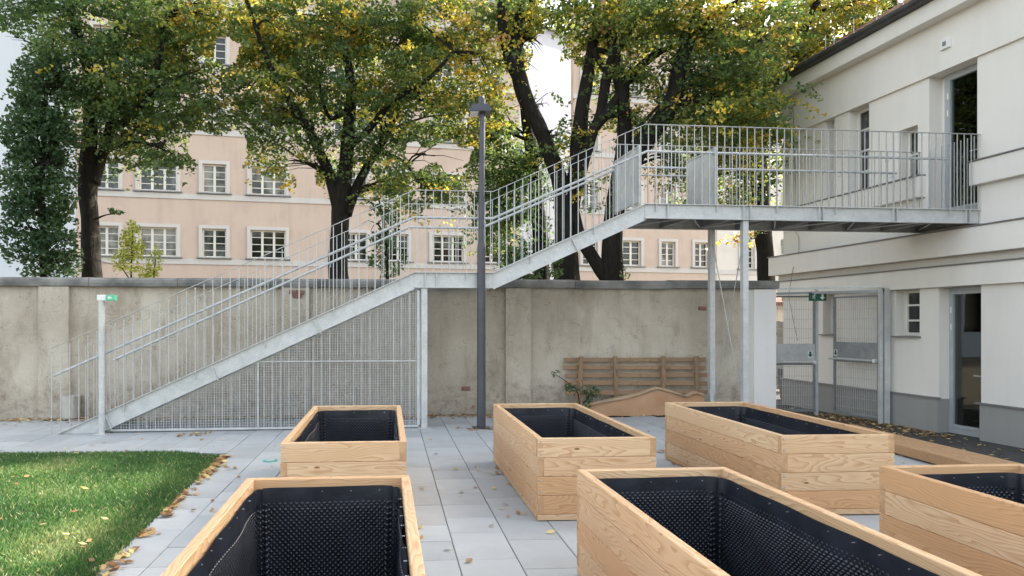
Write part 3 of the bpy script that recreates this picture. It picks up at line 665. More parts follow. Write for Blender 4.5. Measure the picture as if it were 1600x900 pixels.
# balustrades: every upright is its own part
RH = 1.25
bal = MB().box(-.005, .005, -.007, .007, 0, RH-.01).mesh('baluster', M['zincrail'])
pst = MB().box(-.006, .006, -.011, .011, -.12, RH-.01).mesh('baluster', M['zincrail'])
for y in (-.03, WID+.08):
    s_ = 0.; k = 0
    while s_ < A4-.03:
        link('baluster', pst if (k % 8 == 0 and s_ > .5) else bal, stair, (s_, y, topz(s_)+(0 if s_ > A0 else .0))); s_ += .126; k += 1
    for nm, hh, r_, xs in (('top_rail', RH, None, [0, A1, A2, A3, A4]), ('handrail', .84, .021, [0 if y < 0 else .45, A1, A2, A3+.06, A4-.55])):
        pp = []
        for s2 in xs: pp.append((s2, topz(max(s2, A0))+hh))
        if nm == 'top_rail':
            m2 = MB()
            pp[0] = (0, RH)
            for (a, za), (b, zb) in zip(pp[:-1], pp[1:]):
                m2.hexa([(a,y-.018,za-.008),(b,y-.018,zb-.008),(b,y+.018,zb-.008),(a,y+.018,za-.008),(a,y-.018,za),(b,y-.018,zb),(b,y+.018,zb),(a,y+.018,za)])
            m2.obj(nm, M['zincrail'], stair)
        else:
            yy = y+.07 if y < 0 else y-.07
            MB().tube([(a, yy, z) for a, z in pp], r_, 10).obj(nm, M['zincrail'], stair, smooth=False)
            s_ = .9
            while s_ < A4-.6:
                MB().tube([(s_, yy, topz(s_)+hh-.02), (s_, yy, topz(s_)+hh-.07), (s_, y, topz(s_)+hh-.07)], .007, 5).obj('rail_bracket', M['zincrail'], stair); s_ += 1.01
MB().tube([(A3+.0, WID, DZ+.70), (sx(1083, 1.0), WID, DZ+.70)], .016, 8).obj('gate_rail', M['zincrail'], stair)
# end return of balustrade at the house wall
for k in range(8): link('baluster', bal, stair, (A4-.02, .06+k*.13, DZ))
# safety gates across the stair head
def gate_leaf(s_, y0, y1, h_):
    g = empty('stair_gate', (s_, 0, DZ)); g.parent = stair
    MB().box(-.004, .004, y0+.03, y1-.03, .05, h_-.03).obj('gate_sheet', M['zinc'], g)
    MB().box(-.015, .015, y0, y0+.03, 0, h_).box(-.015, .015, y1-.03, y1, 0, h_).box(-.015, .015, y0+.03, y1-.03, h_-.03, h_).box(-.015, .015, y0+.03, y1-.03, .02, .05).obj('gate_frame', M['zincrail'], g)
gate_leaf(sx(1000), .02, 1.08, .93); gate_leaf(sx(1119), .02, .98, .93)
# mesh screen closing the space under the first flight
scr = empty('under_screen', (0, .03, 0)); scr.parent = stair
e0, e1 = sx(166), sx(654)
ztop = lambda s_: max(.03, topz(s_)-.27)
s_ = e0+.08; k = 0
while s_ < e1:
    h_ = ztop(s_)
    if h_ > .1: MB().box(s_-.005, s_+.005, -.012, -.002, .05, h_).obj('screen_bar', M['zincrail'], scr)
    s_ += .121
m2 = MB(); s_ = e0+.12
while s_ < e1: m2.box(s_-.003, s_+.003, .0, .003, .05, ztop(s_)-.01); s_ += .038
z_ = .08
while z_ < LZ-.3:
    a = A0+(z_+.28)*(A1-A0)/LZ; a = max(a, e0); m2.box(a, e1, .0035, .0065, z_-.003, z_+.003); z_ += .038
m2.obj('wire_mesh', M['zincrail'], scr, kind='stuff')
m2 = MB(); m2.box(e0, e1, -.015, .012, .02, .05).box(e1-.02, e1+.015, -.015, .012, .05, LZ-.28); m2.obj('screen_frame', M['zinc'], scr)
sm = sx(403); zm = sz(403, 565); m2 = MB().box(sm-.012, sm+.012, -.03, -.013, .05, ztop(sm)).box(sm, e1-.02, -.03, -.013, zm-.01, zm+.01); m2.obj('screen_frame', M['zincrail'], scr)
for q in (475, 531, 586, 642): MB().tube([(e1, -.01, sz(655, q)), (sx(660), -.01, sz(655, q))], .008, 5).obj('screen_lug', M['zinc'], scr)

# ------------------------------------------------------------------ planters
PW, PL, PH, TB = .98, 2.42, .67, .052
courses = [(PH-.152, PH), (PH-.306, PH-.154), (PH-.46, PH-.308), (PH-.614, PH-.462), (.008, PH-.616)]
def board_mesh(ln, h_):
    me = MB().box(-ln/2, ln/2, -TB/2, TB/2, -h_/2, h_/2, .004).mesh('board', [M['larch'], M['endgrain']])
    for p in me.polygons:
        if abs(p.normal.x) > .9: p.material_index = 1
    return me
BM = {}
def bmesh_for(ln, h_):
    k = (round(ln, 3), round(h_, 3))
    if k not in BM: BM[k] = board_mesh(*k)
    return BM[k]
# dimpled liner, one mesh shared by every planter (origin: centre of planter floor)
def make_liner():
    iw, il = PW/2-TB-.004, PL/2-TB-.004; zt = PH-.045; zb = .03; V = []; Fc = []
    def defo(p):
        n_ = noise.noise(Vector((p[0]*3, p[1]*3, p[2]*3.5))); s_ = .010*n_
        cx_, cy_ = (-1 if p[0] > 0 else 1), (-1 if p[1] > 0 else 1)
        return (p[0]+cx_*(.010+s_*1.8+.045*max(0, 1-(il-abs(p[1]))/.13)**2)*(1 if abs(p[0]) > iw-.03 else 0), p[1]+cy_*(.010+s_*1.8+.045*max(0, 1-(iw-abs(p[0]))/.13)**2)*(1 if abs(p[1]) > il-.03 else 0), p[2]+(s_*.8 if p[2] < .06 else 0))
    def grid(o, u, v, nu, nv):
        b = len(V)
        for j in range(nv+1):
            for i in range(nu+1):
                V.append(defo(tuple(o[k]+u[k]*i/nu+v[k]*j/nv for k in range(3))))
        for j in range(nv):
            for i in range(nu): a = b+j*(nu+1)+i; Fc.append((a, a+1, a+nu+2, a+nu+1))
    hgt = zt-zb
    sheets = [((-iw,il,zb), (2*iw,0,0), (0,0,hgt), (0,-1,0)), ((iw,-il,zb), (-2*iw,0,0), (0,0,hgt), (0,1,0)), ((iw,il,zb), (0,-2*il,0), (0,0,hgt), (-1,0,0)), ((-iw,-il,zb), (0,2*il,0), (0,0,hgt), (1,0,0)), ((-iw,-il,zb), (2*iw,0,0), (0,2*il,0), (0,0,1))]
    dm = MB(); pitch = .033; r0, r1, hh = .0118, .0065, .009; nails = MB()
    for o, u, v, nrm in sheets:
        lu = math.sqrt(sum(q*q for q in u)); lv = math.sqrt(sum(q*q for q in v)); grid(o, u, v, max(2, int(lu/.05)), max(2, int(lv/.05)))
        uu = Vector(u)/lu; vv = Vector(v)/lv; nn = Vector(nrm); O = Vector(o); top = .075 if nrm[2] == 0 else .0
        j = 0; b_ = pitch*.5
        while b_ < lv-top-.01:
            a_ = pitch*(.5 if j % 2 else 1.0)
            while a_ < lu-.012:
                c = Vector(defo(O+uu*a_+vv*b_)); n = 6; vs = []
                for rr, q in ((r0, 0.), (r1, hh)):
                    for k in range(n): an = 2*math.pi*k/n; vs.append(c+nn*q+uu*(rr*math.cos(an))+vv*(rr*math.sin(an)))
                vs.append(c+nn*(hh*.75)); b0 = len(V)
                V.extend(tuple(x) for x in vs)
                if nrm[2] == 0 and b_ > lv-top-.045: V[b0+n:] = [tuple(Vector(x)-nn*hh*.7) for x in V[b0+n:]]
                for k in range(n): k2 = (k+1) % n; Fc.append((b0+k, b0+k2, b0+n+k2, b0+n+k)); Fc.append((b0+n+k, b0+n+k2, b0+2*n))
                a_ += pitch
            b_ += pitch*.5; j += 1
        if nrm[2] == 0:
            q = .06
            while q < lu:
                c = O+uu*q+vv*(lv-.028)+nn*.02
                nails.tube([c-nn*.02, c-nn*.004], .0034, 6); q += .17
    me = bpy.data.meshes.new('liner'); me.from_pydata(V, [], Fc); me.materials.append(M['liner']); me.polygons.foreach_set('use_smooth', [True]*len(me.polygons)); me.update()
    return me, nails.mesh('nails', M['screw'])
LINER, NAILS = make_liner()
def screws_mesh():
    m = MB()
    for zi, (a, b) in enumerate(courses[:4]):
        for q in (a+.03, b-.03):
            sg = -1 if zi % 2 == 0 else 1
            disc(m, sg*(PW/2-.026), -PL/2-.0005, q, .0095, 8, .004)
            for side in (-1, 1):        # long sides, at the other end of the lap
                n = 8; r = .008; yy = (PL/2-.026)*(side*sg); xx = side*(PW/2+.0005)
                vs = [(xx+side*.004, yy+r*math.cos(2*math.pi*k/n), q+r*math.sin(2*math.pi*k/n)) for k in range(n)]; m.add(vs, [tuple(range(n)) if side > 0 else tuple(range(n))[::-1]])
    return m.mesh('screws', M['screw'])
SCREWS = screws_mesh()
def planter(fl, rz, label):
    """fl = outer front left corner on the ground"""
    d = Vector((math.cos(rz), math.sin(rz), 0)); e = Vector((-math.sin(rz), math.cos(rz), 0)); c = fl+d*PW/2+e*PL/2
    r = empty('raised_bed_planter', (c.x, c.y, 0), rz, label, 'planter', 'larch raised beds standing empty on the paving')
    for i, (a, b) in enumerate(courses):
        h_ = b-a; zc = (a+b)/2; fl_ = i % 2; ins = 0. if i < 4 else .0
        # pinwheel laps, mirrored from course to course
        sgn = -1 if fl_ == 0 else 1
        for side in (-1, 1):
            off = sgn*TB/2 if side == -1 else -sgn*TB/2
            jit = random.uniform(-.0012, .0012)
            link('board', bmesh_for(PW-TB-.001, h_), r, (off, side*(PL/2-TB/2-ins)+jit, zc))
        for side in (-1, 1):
            off = -sgn*TB/2 if side == -1 else sgn*TB/2
            jit = random.uniform(-.0012, .0012)
            link('board', bmesh_for(PL-TB-.001, h_), r, (side*(PW/2-TB/2-ins)+jit, off*1, zc), (0, 0, R(90)))
    link('liner', LINER, r); link('nails', NAILS, r, kind='stuff'); link('screws', SCREWS, r, kind='stuff')
    return r
def corner(px, py): p = G(px, py, PH); p.z = 0; return p
def by_rear(rl, rz):      # front left corner from the rear left one
    e = Vector((-math.sin(rz), math.cos(rz), 0)); return rl-e*PL
a5 = math.atan(.068)
planter(by_rear(corner(386, 746.5), R(4.2)), R(4.2), 'empty larch planter nearest the lawn, cut off by the bottom left edge of the photo')
planter(corner(438, 692.5), R(4.), 'empty larch planter in front of the mesh screen under the stairs')
planter(corner(840, 685.5), R(3.6), 'empty larch planter in the middle, standing just right of the lamp post')
planter(by_rear(corner(901.5, 733), R(4.2)), R(4.2), 'large empty larch planter in the right foreground with its black lining fully in view')
planter(corner(1221, 681), R(3.6), 'empty larch planter at right in front of the walkway posts and white pier')
planter(by_rear(corner(1374, 727.5), R(4.2)), R(4.2), 'empty larch planter at the right edge of the photo, only its left part in view')

# ------------------------------------------------------------------ lamp post
lp = G(752, 669); lamp = empty('street_lamp', (lp.x, lp.y, 0), 0, 'tall slim anthracite lamp post standing before the stair landing', 'lamp post')
zt = H+(HY-153)/F*lp.y
MB().tube([(0,0,0), (0,0,2.75), (0,0,2.85), (.02,0,zt-.02)], [.068, .062, .048, .043], 16).obj('pole', M['anthracite'], lamp)
MB().box(-.13, .13, -.13, .13, 0, .012).obj('base_plate', M['anthracite'], lamp)
m2 = MB(); hz0, hz1 = H+(HY-177)/F*lp.y, H+(HY-160)/F*lp.y
m2.hexa([(-.19,-.13,hz0),(.14,-.13,hz0),(.14,.15,hz0),(-.19,.15,hz0),(-.15,-.11,hz1-.05),(.12,-.11,hz1-.05),(.12,.13,hz1-.05),(-.15,.13,hz1-.05)]); m2.obj('lamp_hood', M['anthracite'], lamp)
MB().box(-.17, -.05, -.11, .12, hz0-.014, hz0-.002, .004).obj('lamp_glass', M['white'], lamp)
MB().tube([(0,0,hz1-.049), (0,0,zt+.0), (0,0,zt+.02)], [.046, .046, .04], 12).obj('pole_cap', M['anthracite'], lamp)

# ------------------------------------------------------------------ exit sign post
ep = G(159, 678.5); es = empty('exit_sign_post', (ep.x, ep.y, 0), 0, 'slim galvanised post with a small white and green exit sign at the stair foot', 'sign')
zz = H+(HY-470)/F*ep.y
MB().tube([(0,0,0), (0,0,zz)], .043, 12).obj('pole', M['zinc'], es)
MB().box(-.08, .08, -.08, .08, 0, .012).obj('base_plate', M['zinc'], es)
MB().box(-.045, .075, -.05, .05, zz, zz+.085, .006).obj('sign_box', M['white'], es)
sg = MB().box(.0755, .205, -.045, .045, zz+.002, zz+.083, .003).obj('sign_panel', M['mint'], es)
def arrow(m, x, z, s_, y, ang_=0.):
    pts_ = [(-.18, .5), (.18, .5), (.18, -.05), (.45, -.05), (0, -.5), (-.45, -.05), (-.18, -.05)]
    c_, s2 = math.cos(ang_), math.sin(ang_)
    m.prism([(x+s_*(u*c_-v*s2), z+s_*(u*s2+v*c_)) for u, v in pts_][::-1], 'y', y-.002, y)
m2 = MB(); arrow(m2, .135, zz+.043, .06, -.046, R(-90)); m2.obj('arrow', M['white'], sg)
def runner(m, x, z, s_, y):
    n = 8; m.prism([(x+s_*(.08+.09*math.cos(2*math.pi*k/n)), z+s_*(.38+.09*math.sin(2*math.pi*k/n))) for k in range(n)][::-1], 'y', y-.002, y)
    for a, b, w_ in (((.02,.28),(-.08,.0),.1), ((-.08,.0),(.12,-.14),.07), ((.12,-.14),(.08,-.42),.06), ((-.08,.0),(-.14,-.2),.07), ((-.14,-.2),(-.36,-.26),.055), ((.02,.25),(.24,.12),.05), ((0,.25),(-.24,.2),.05), ((-.24,.2),(-.3,.02),.045)):
        dx, dz = b[0]-a[0], b[1]-a[1]; l_ = math.hypot(dx, dz); nx_, nz_ = -dz/l_*w_/2, dx/l_*w_/2
        m.prism([(x+s_*(a[0]+nx_), z+s_*(a[1]+nz_)), (x+s_*(b[0]+nx_), z+s_*(b[1]+nz_)), (x+s_*(b[0]-nx_), z+s_*(b[1]-nz_)), (x+s_*(a[0]-nx_), z+s_*(a[1]-nz_))], 'y', y-.0022, y-.0002)

# ------------------------------------------------------------------ yard gates beside the cream building
GZ = -.337
def mesh_leaf(root, w_, z0, z1, zp0, zp1, pm=None):
    """leaf in local x 0..w, y 0"""
    t = .035
    MB().box(0, t, -.02, .02, z0, z1, .003).box(w_-t, w_, -.02, .02, z0, z1, .003).box(t, w_-t, -.02, .02, z1-t, z1, .003).box(t, w_-t, -.02, .02, z0, z0+t+.02, .003).box(t, w_-t, -.02, .02, zp0-t-.05, zp0-.05, .003).obj('gate_frame', M['dkzinc'], root)
    MB().box(.005, w_-.005, -.026, -.021, zp0, zp1).obj('sheet_panel', pm or M['zinc'], root)
    m = MB(); x = t+.03
    while x < w_-t: m.box(x-.0025, x+.0025, -.003, .003, z0+t, z1-t); x += .05
    z = z0+.15
    while z < z1-.05:
        if not zp0-.08 < z < zp1: m.box(t, w_-t, -.008, -.0035, z-.003, z+.003)
        z += .2
    m.obj('wire_mesh', M['zincrail'], root, kind='stuff')
    MB().tube([(-.06 if w_ > .75 else 0., -.07, zp0-.03), (w_-.05, -.07, zp0-.03)], .022, 8).obj('push_bar', M['zinc'], root)
    MB().box(w_-.07, w_-.02, -.1, -.03, zp0-.065, zp0+.005, .006).obj('bar_end', M['white'], root)
# closed leaf at the end of the wall
gp = P(1273, 500, 14.4); gl = P(1203, 500, 14.4)
g1 = empty('yard_gate', (gl.x, 14.4, 0), 0, 'wire mesh gate leaf with steel sheet and push bar, beside the white pier', 'gate', 'wire mesh escape gates')
zz_ = lambda py, Y: H+(HY-py)/F*Y
w1 = gp.x-gl.x; mesh_leaf(g1, w1, GZ+.08, zz_(462, 14.4), zz_(564, 14.4), zz_(537, 14.4))
stk = MB().box(w1-.16, w1-.06, -.03, -.0265, zz_(559, 14.4), zz_(548, 14.4)).obj('sticker', M['white'], g1); m2 = MB(); arrow(m2, w1-.11, zz_(553.5, 14.4), .12, -.0305); m2.obj('arrow', M['green'], stk)
MB().box(w1+.004, w1+.06, -.03, .03, GZ, zz_(452, 14.4), .003).obj('gate_post', M['zinc'], g1)
# open leaf folded back along the facade
q0 = P(1303, 500, 14.3); q1 = P(1374, 500, 13.3); ga = math.atan2(q1.y-q0.y, q1.x-q0.x)
g2 = empty('yard_gate', (q0.x, q0.y, 0), ga, 'wire mesh gate leaf standing open in front of the cream wall under the window', 'gate', 'wire mesh escape gates')
w2 = math.hypot(q1.x-q0.x, q1.y-q0.y); mesh_leaf(g2, w2, GZ+.08, 2.16, .9, 1.22, M['dkzinc'])
stk = MB().box(.03, .11, -.03, -.0265, .93, 1.06).obj('sticker', M['white'], g2); m2 = MB(); arrow(m2, .07, .995, .11, -.0305); m2.obj('arrow', M['green'], stk)
g3 = P(1384, 500, 13.15)
gf = empty('gate_frame', (g3.x, g3.y, 0), 0, 'galvanised steel gate portal: tall post and overhead beam beside the cream house', 'gate frame')
MB().box(-.05, .05, -.05, .05, GZ, 2.28, .004).box(-.13, -.075, -.03, .03, GZ, 2.26, .003).obj('post', M['zinc'], gf)
MB().hexa([tuple(v) for v in [(-.05,-.03,2.2),(.05,-.03,2.2),(.05,.03,2.2),(-.05,.03,2.2),(-.05,-.03,2.28),(.05,-.03,2.28),(.05,.03,2.28),(-.05,.03,2.28)]]).obj('post_cap', M['dkzinc'], gf)
tgt = Vector((gl.x-g3.x, 14.4-g3.y, 0)); dn = tgt.normalized(); pn = Vector((-dn.y, dn.x, 0))*.03
def beam(z0, z1, mat, nm):
    a = dn*.06; b = tgt; vs = [a-pn, b-pn, b+pn, a+pn]
    MB().hexa([(v.x, v.y, z0) for v in vs]+[(v.x, v.y, z1) for v in vs]).obj(nm, mat, gf)
beam(2.20, 2.25, M['dkzinc'], 'beam'); beam(2.30, 2.34, M['zinc'], 'beam')
# hanging exit sign
xp = P(1277.5, 464, 13.9); ex = empty('exit_sign', (xp.x, xp.y, 0), R(-4), 'green emergency exit sign with running figure and down arrow under the gate beam', 'sign')
ez = xp.z; MB().box(-.165, .165, -.02, .02, ez-.08, ez+.08, .004).obj('sign_board', M['green'], ex)
MB().box(-.17, .17, -.03, .03, ez+.082, ez+.105).obj('sign_rail', M['dkzinc'], ex)
m2 = MB(); runner(m2, -.075, ez, .12, -.0205); m2.obj('running_figure', M['white'], ex)
m2 = MB(); arrow(m2, .085, ez, .11, -.0205); m2.obj('arrow', M['white'], ex)

# ------------------------------------------------------------------ yard beyond the gate
c_ = P(1246, 600, 17.2); wb = empty('wheeled_bin', (c_.x, 17.2, GZ), R(8), 'dark grey rubbish container with lid behind the mesh gate', 'bin')
MB().hexa([(-.27,-.3,.06),(.27,-.3,.06),(.27,.3,.06),(-.27,.3,.06),(-.3,-.36,.78),(.3,-.36,.78),(.3,.36,.78),(-.3,.36,.78)]).obj('body', M['binplastic'], wb)
MB().hexa([(-.32,-.4,.785),(.32,-.4,.785),(.32,.38,.785),(-.32,.38,.785),(-.29,-.34,.85),(.29,-.34,.85),(.29,.36,.9),(-.29,.36,.9)]).obj('lid', M['plinth'], wb)
for q in (-.2, .2): MB().tube([(q-.03, .28, .07), (q+.03, .28, .07)], .07, 10).obj('wheel', M['dark'], wb)
fy = 19.5; fc = P(1200, 500, fy).x; fe = empty('slat_fence', (fc, fy, GZ), 0, 'dark upright slat fence seen through the mesh gate', 'fence')
sl = MB().box(-.04, .04, -.012, .012, .05, 2.0).mesh('slat', M['binplastic'])
for k in range(22): link('slat', sl, fe, (-.6+k*.1, 0, random.uniform(-.01, .01)))
MB().box(-.65, 1.6, .013, .05, .35, .43).box(-.65, 1.6, .013, .05, 1.6, 1.68).obj('fence_rail', M['binplastic'], fe)
sh = P(1218, 470, 21.); shd = empty('garden_shed', (sh.x, 22., GZ), 0, 'low pale shed with tiled lean-to roof behind the slat fence', 'shed')
MB().box(-2.2, 1.2, 0, 3, 0, 2.6).obj('wall', M['bone'], shd); MB().prism([(-.35, 2.5), (-.35, 2.62), (3.2, 3.5), (3.2, 2.6)], 'x', -2.4, 1.4).obj('roof', M['tile'], shd)

# ------------------------------------------------------------------ small things by the wall
bp = G(110, 654); bn = empty('litter_bin', (bp.x, bp.y, 0), 0, 'small round stainless litter bin at the wall foot, seen through the lowest balusters', 'bin')
MB().tube([(0,0,.02), (0,0,.36)], .155, 20).obj('body', M['bin'], bn); MB().tube([(0,0,.362), (0,0,.385), (0,0,.40)], [.163, .163, .14], 20).obj('rim', M['bin'], bn); MB().tube([(0,0,0), (0,0,.019)], .14, 20).obj('foot', M['dkzinc'], bn)
# slatted timber frame leaning on the wall
f0 = P(886, 600, 12.0); f1 = P(1110, 600, 12.2); fwid = (f1-f0).length
pal = empty('slatted_panel', (f0.x, 11.80+.075*f0.x, 0), wa, 'weathered slatted timber frame of four rails leaning against the old wall', 'pallet')
fa = R(12)
def leanp(h_): return (h_*math.sin(fa), h_*math.cos(fa))
for k, zc in enumerate((.97, .83, .69, .55, .38)):
    o = link('rail', MB().box(-fwid/2, fwid/2, -.011, .011, -.038, .038, .003).mesh('rail', M['oldwood']), pal); dy, dz = leanp(zc)
    o.location = (fwid/2+random.uniform(-.02, .02), dy, dz); o.rotation_euler = (-fa, random.uniform(-.004, .014), 0)
for px in (907, 963, 1037, 1091):
    o = link('upright', MB().box(-.5, .5, -.02, .02, -.036, .036, .003).mesh('upright', M['oldwood']), pal); dy, dz = leanp(.53)
    o.location = ((px-886)/224*fwid, dy-.034, dz); o.rotation_euler = (-fa, R(90)+random.uniform(-.05, .05), 0)
# cardboard
cb = empty('cardboard_sheets', (P(862, 630, 11.8).x, 11.55+.075*2, 0), wa, 'sagging brown cardboard sheets propped below the timber frame', 'cardboard')
cw = (1108-862)/F*11.8
prof = [(0, .04), (.14, .15), (.36, .25), (.58, .37), (.69, .47), (.78, .41), (.88, .31), (.94, .39), (1, .34)]
def card(name, mat, x0, x1, lo, hi, y0, tilt, wav):
    nx, nz = 36, 8; vs = []
    for k in range(nz+1):
        for i in range(nx+1):
            u = x0+(x1-x0)*i/nx
            zt_ = np.interp(u, [p[0] for p in prof], [p[1] for p in prof]); z = (lo+(hi-lo)*k/nz)*zt_
            y = y0+tilt*z+wav*.6*noise.noise(Vector((u*3, z*4, y0*3)))
            vs.append((u*cw, y, z+.006))
    n1 = nx+1; m = MB(); fs = [(k*n1+i, k*n1+i+1, (k+1)*n1+i+1, (k+1)*n1+i) for k in range(nz) for i in range(nx)]
    m.add(vs, fs); m.add([(a, b+.006, c) for a, b, c in vs], [f[::-1] for f in fs]); m.obj(name, mat, cb, smooth=False)
card('sheet', M['card'], .04, 1, 0, .93, 0, .25, .05)
m2 = MB(); vs = []; NX = 40
for i in range(NX+1):
    u = i/NX; z = np.interp(u, [p[0] for p in prof], [p[1] for p in prof]); y = .25*z
    for (dy, dz) in ((.06, .02), (-.02, .01), (-.05, -.012+.008*math.sin(u*23))): vs.append((u*cw, y+dy, z+dz+.01))
m2.add(vs, [(i*3+k, i*3+k+3, i*3+k+4, i*3+k+1) for i in range(NX) for k in range(2)]); m2.add([(a, b, c-.007) for a, b, c in vs], [(i*3+k+1, i*3+k+4, i*3+k+3, i*3+k) for i in range(NX) for k in range(2)]); m2.obj('fold_flap', M['cardlight'], cb)
a = G(905, 643); b = G(1112, 640); pp = empty('drain_pipe', (a.x, a.y, 0), math.atan2(b.y-a.y, b.x-a.x), 'long grey plastic pipe lying on the ground in front of the cardboard', 'pipe')
MB().tube([(0,0,.035), ((b-a).length,0,.035)], .03, 10).obj('tube', M['pipe'], pp); MB().tube([(1.15,-.05,.03), (1.15,-.075,.03)], .03, 10).obj('end_cap', M['white'], pp)
# drain cap and timber platform
dc = G(422, 720.5); dcp = empty('drain_cover', (dc.x, dc.y, 0), 0, 'small turquoise rimmed drain cover in the paving beside the planter', 'drain cover')
MB().tube([(0,0,.003), (0,0,.012)], [.085, .08], 20).obj('rim', M['teal'], dcp); MB().tube([(0,0,.0125), (0,0,.016)], .055, 16).obj('lid', M['slab'], dcp)
pf = empty('timber_platform', (5.62, 8.35, 0), math.atan(.02), 'low brown timber decking strip at the paving edge near the cream building', 'decking')
for k in range(4): link('plank', MB().box(-1.7, 1.7, -.061, .061, -.014, .014, .003).mesh('plank', M['deckwood']), pf, (.065+k*.127, -.1, .118+random.uniform(-.001, .001)), (0, 0, R(90)))
MB().box(-.012, .0, -1.8, 1.6, .02, .13, .003).obj('edge_board', M['deckwood'], pf)
for q in (-1.5, -.1, 1.3): MB().box(.003, .5, q-.04, q+.04, 0, .102).obj('bearer', M['oldwood'], pf)
MB().box(PEDGE-.06, PEDGE, -2, 12.4, -.36, .004, .005).obj('kerb', M['coping'], kind='structure')

# ------------------------------------------------------------------ trees and shrubs
def smooth_line(pts, rs, n=5):
    P_ = [pts[0]]+pts+[pts[-1]]; out = []; ro = []
    for i in range(len(pts)-1):
        p0, p1, p2, p3 = P_[i], P_[i+1], P_[i+2], P_[i+3]
        for k in range(n):
            t = k/n; out.append(.5*((2*p1)+(p2-p0)*t+(2*p0-5*p1+4*p2-p3)*t*t+(3*p1-p0-3*p2+p3)*t**3)); ro.append(rs[i]+(rs[i+1]-rs[i])*t)
    return out+[pts[-1]], ro+[rs[-1]]
GAPS = [(832, 870, 48, 215), (868, 905, 95, 150), (340, 372, 60, 100), (300, 380, 208, 300), (455, 500, 250, 345), (0, 28, 55, 150), (640, 740, 225, 262), (215, 300, 300, 345)]
def proj(c): return CX+c[:,0]/c[:,1]*F, HY-(c[:,2]-H)/c[:,1]*F
def leaves(name, pts, size, mat, parent, tint, up=.35, asp=.75):
    n = len(pts); nrm = rng.normal(size=(n, 3)); nrm[:,2] = np.abs(nrm[:,2])+up; nrm /= np.linalg.norm(nrm, axis=1)[:,None]
    u = rng.normal(size=(n, 3)); u -= nrm*(u*nrm).sum(1)[:,None]; u /= np.linalg.norm(u, axis=1)[:,None]; v = np.cross(nrm, u)
    s = (rng.uniform(.7, 1.25, n)*size)[:,None]; fold = nrm*s*rng.uniform(.05, .3, n)[:,None]
    V = np.stack([pts-u*s*.5, pts+v*s*asp*.5-u*s*.12-fold, pts+u*s*.62, pts-v*s*asp*.5-u*s*.12-fold], 1)
    o = quads_obj(name, V, mat, {'tint': tint, 'rnd': rng.random(n)}, parent=parent, kind='stuff'); return o
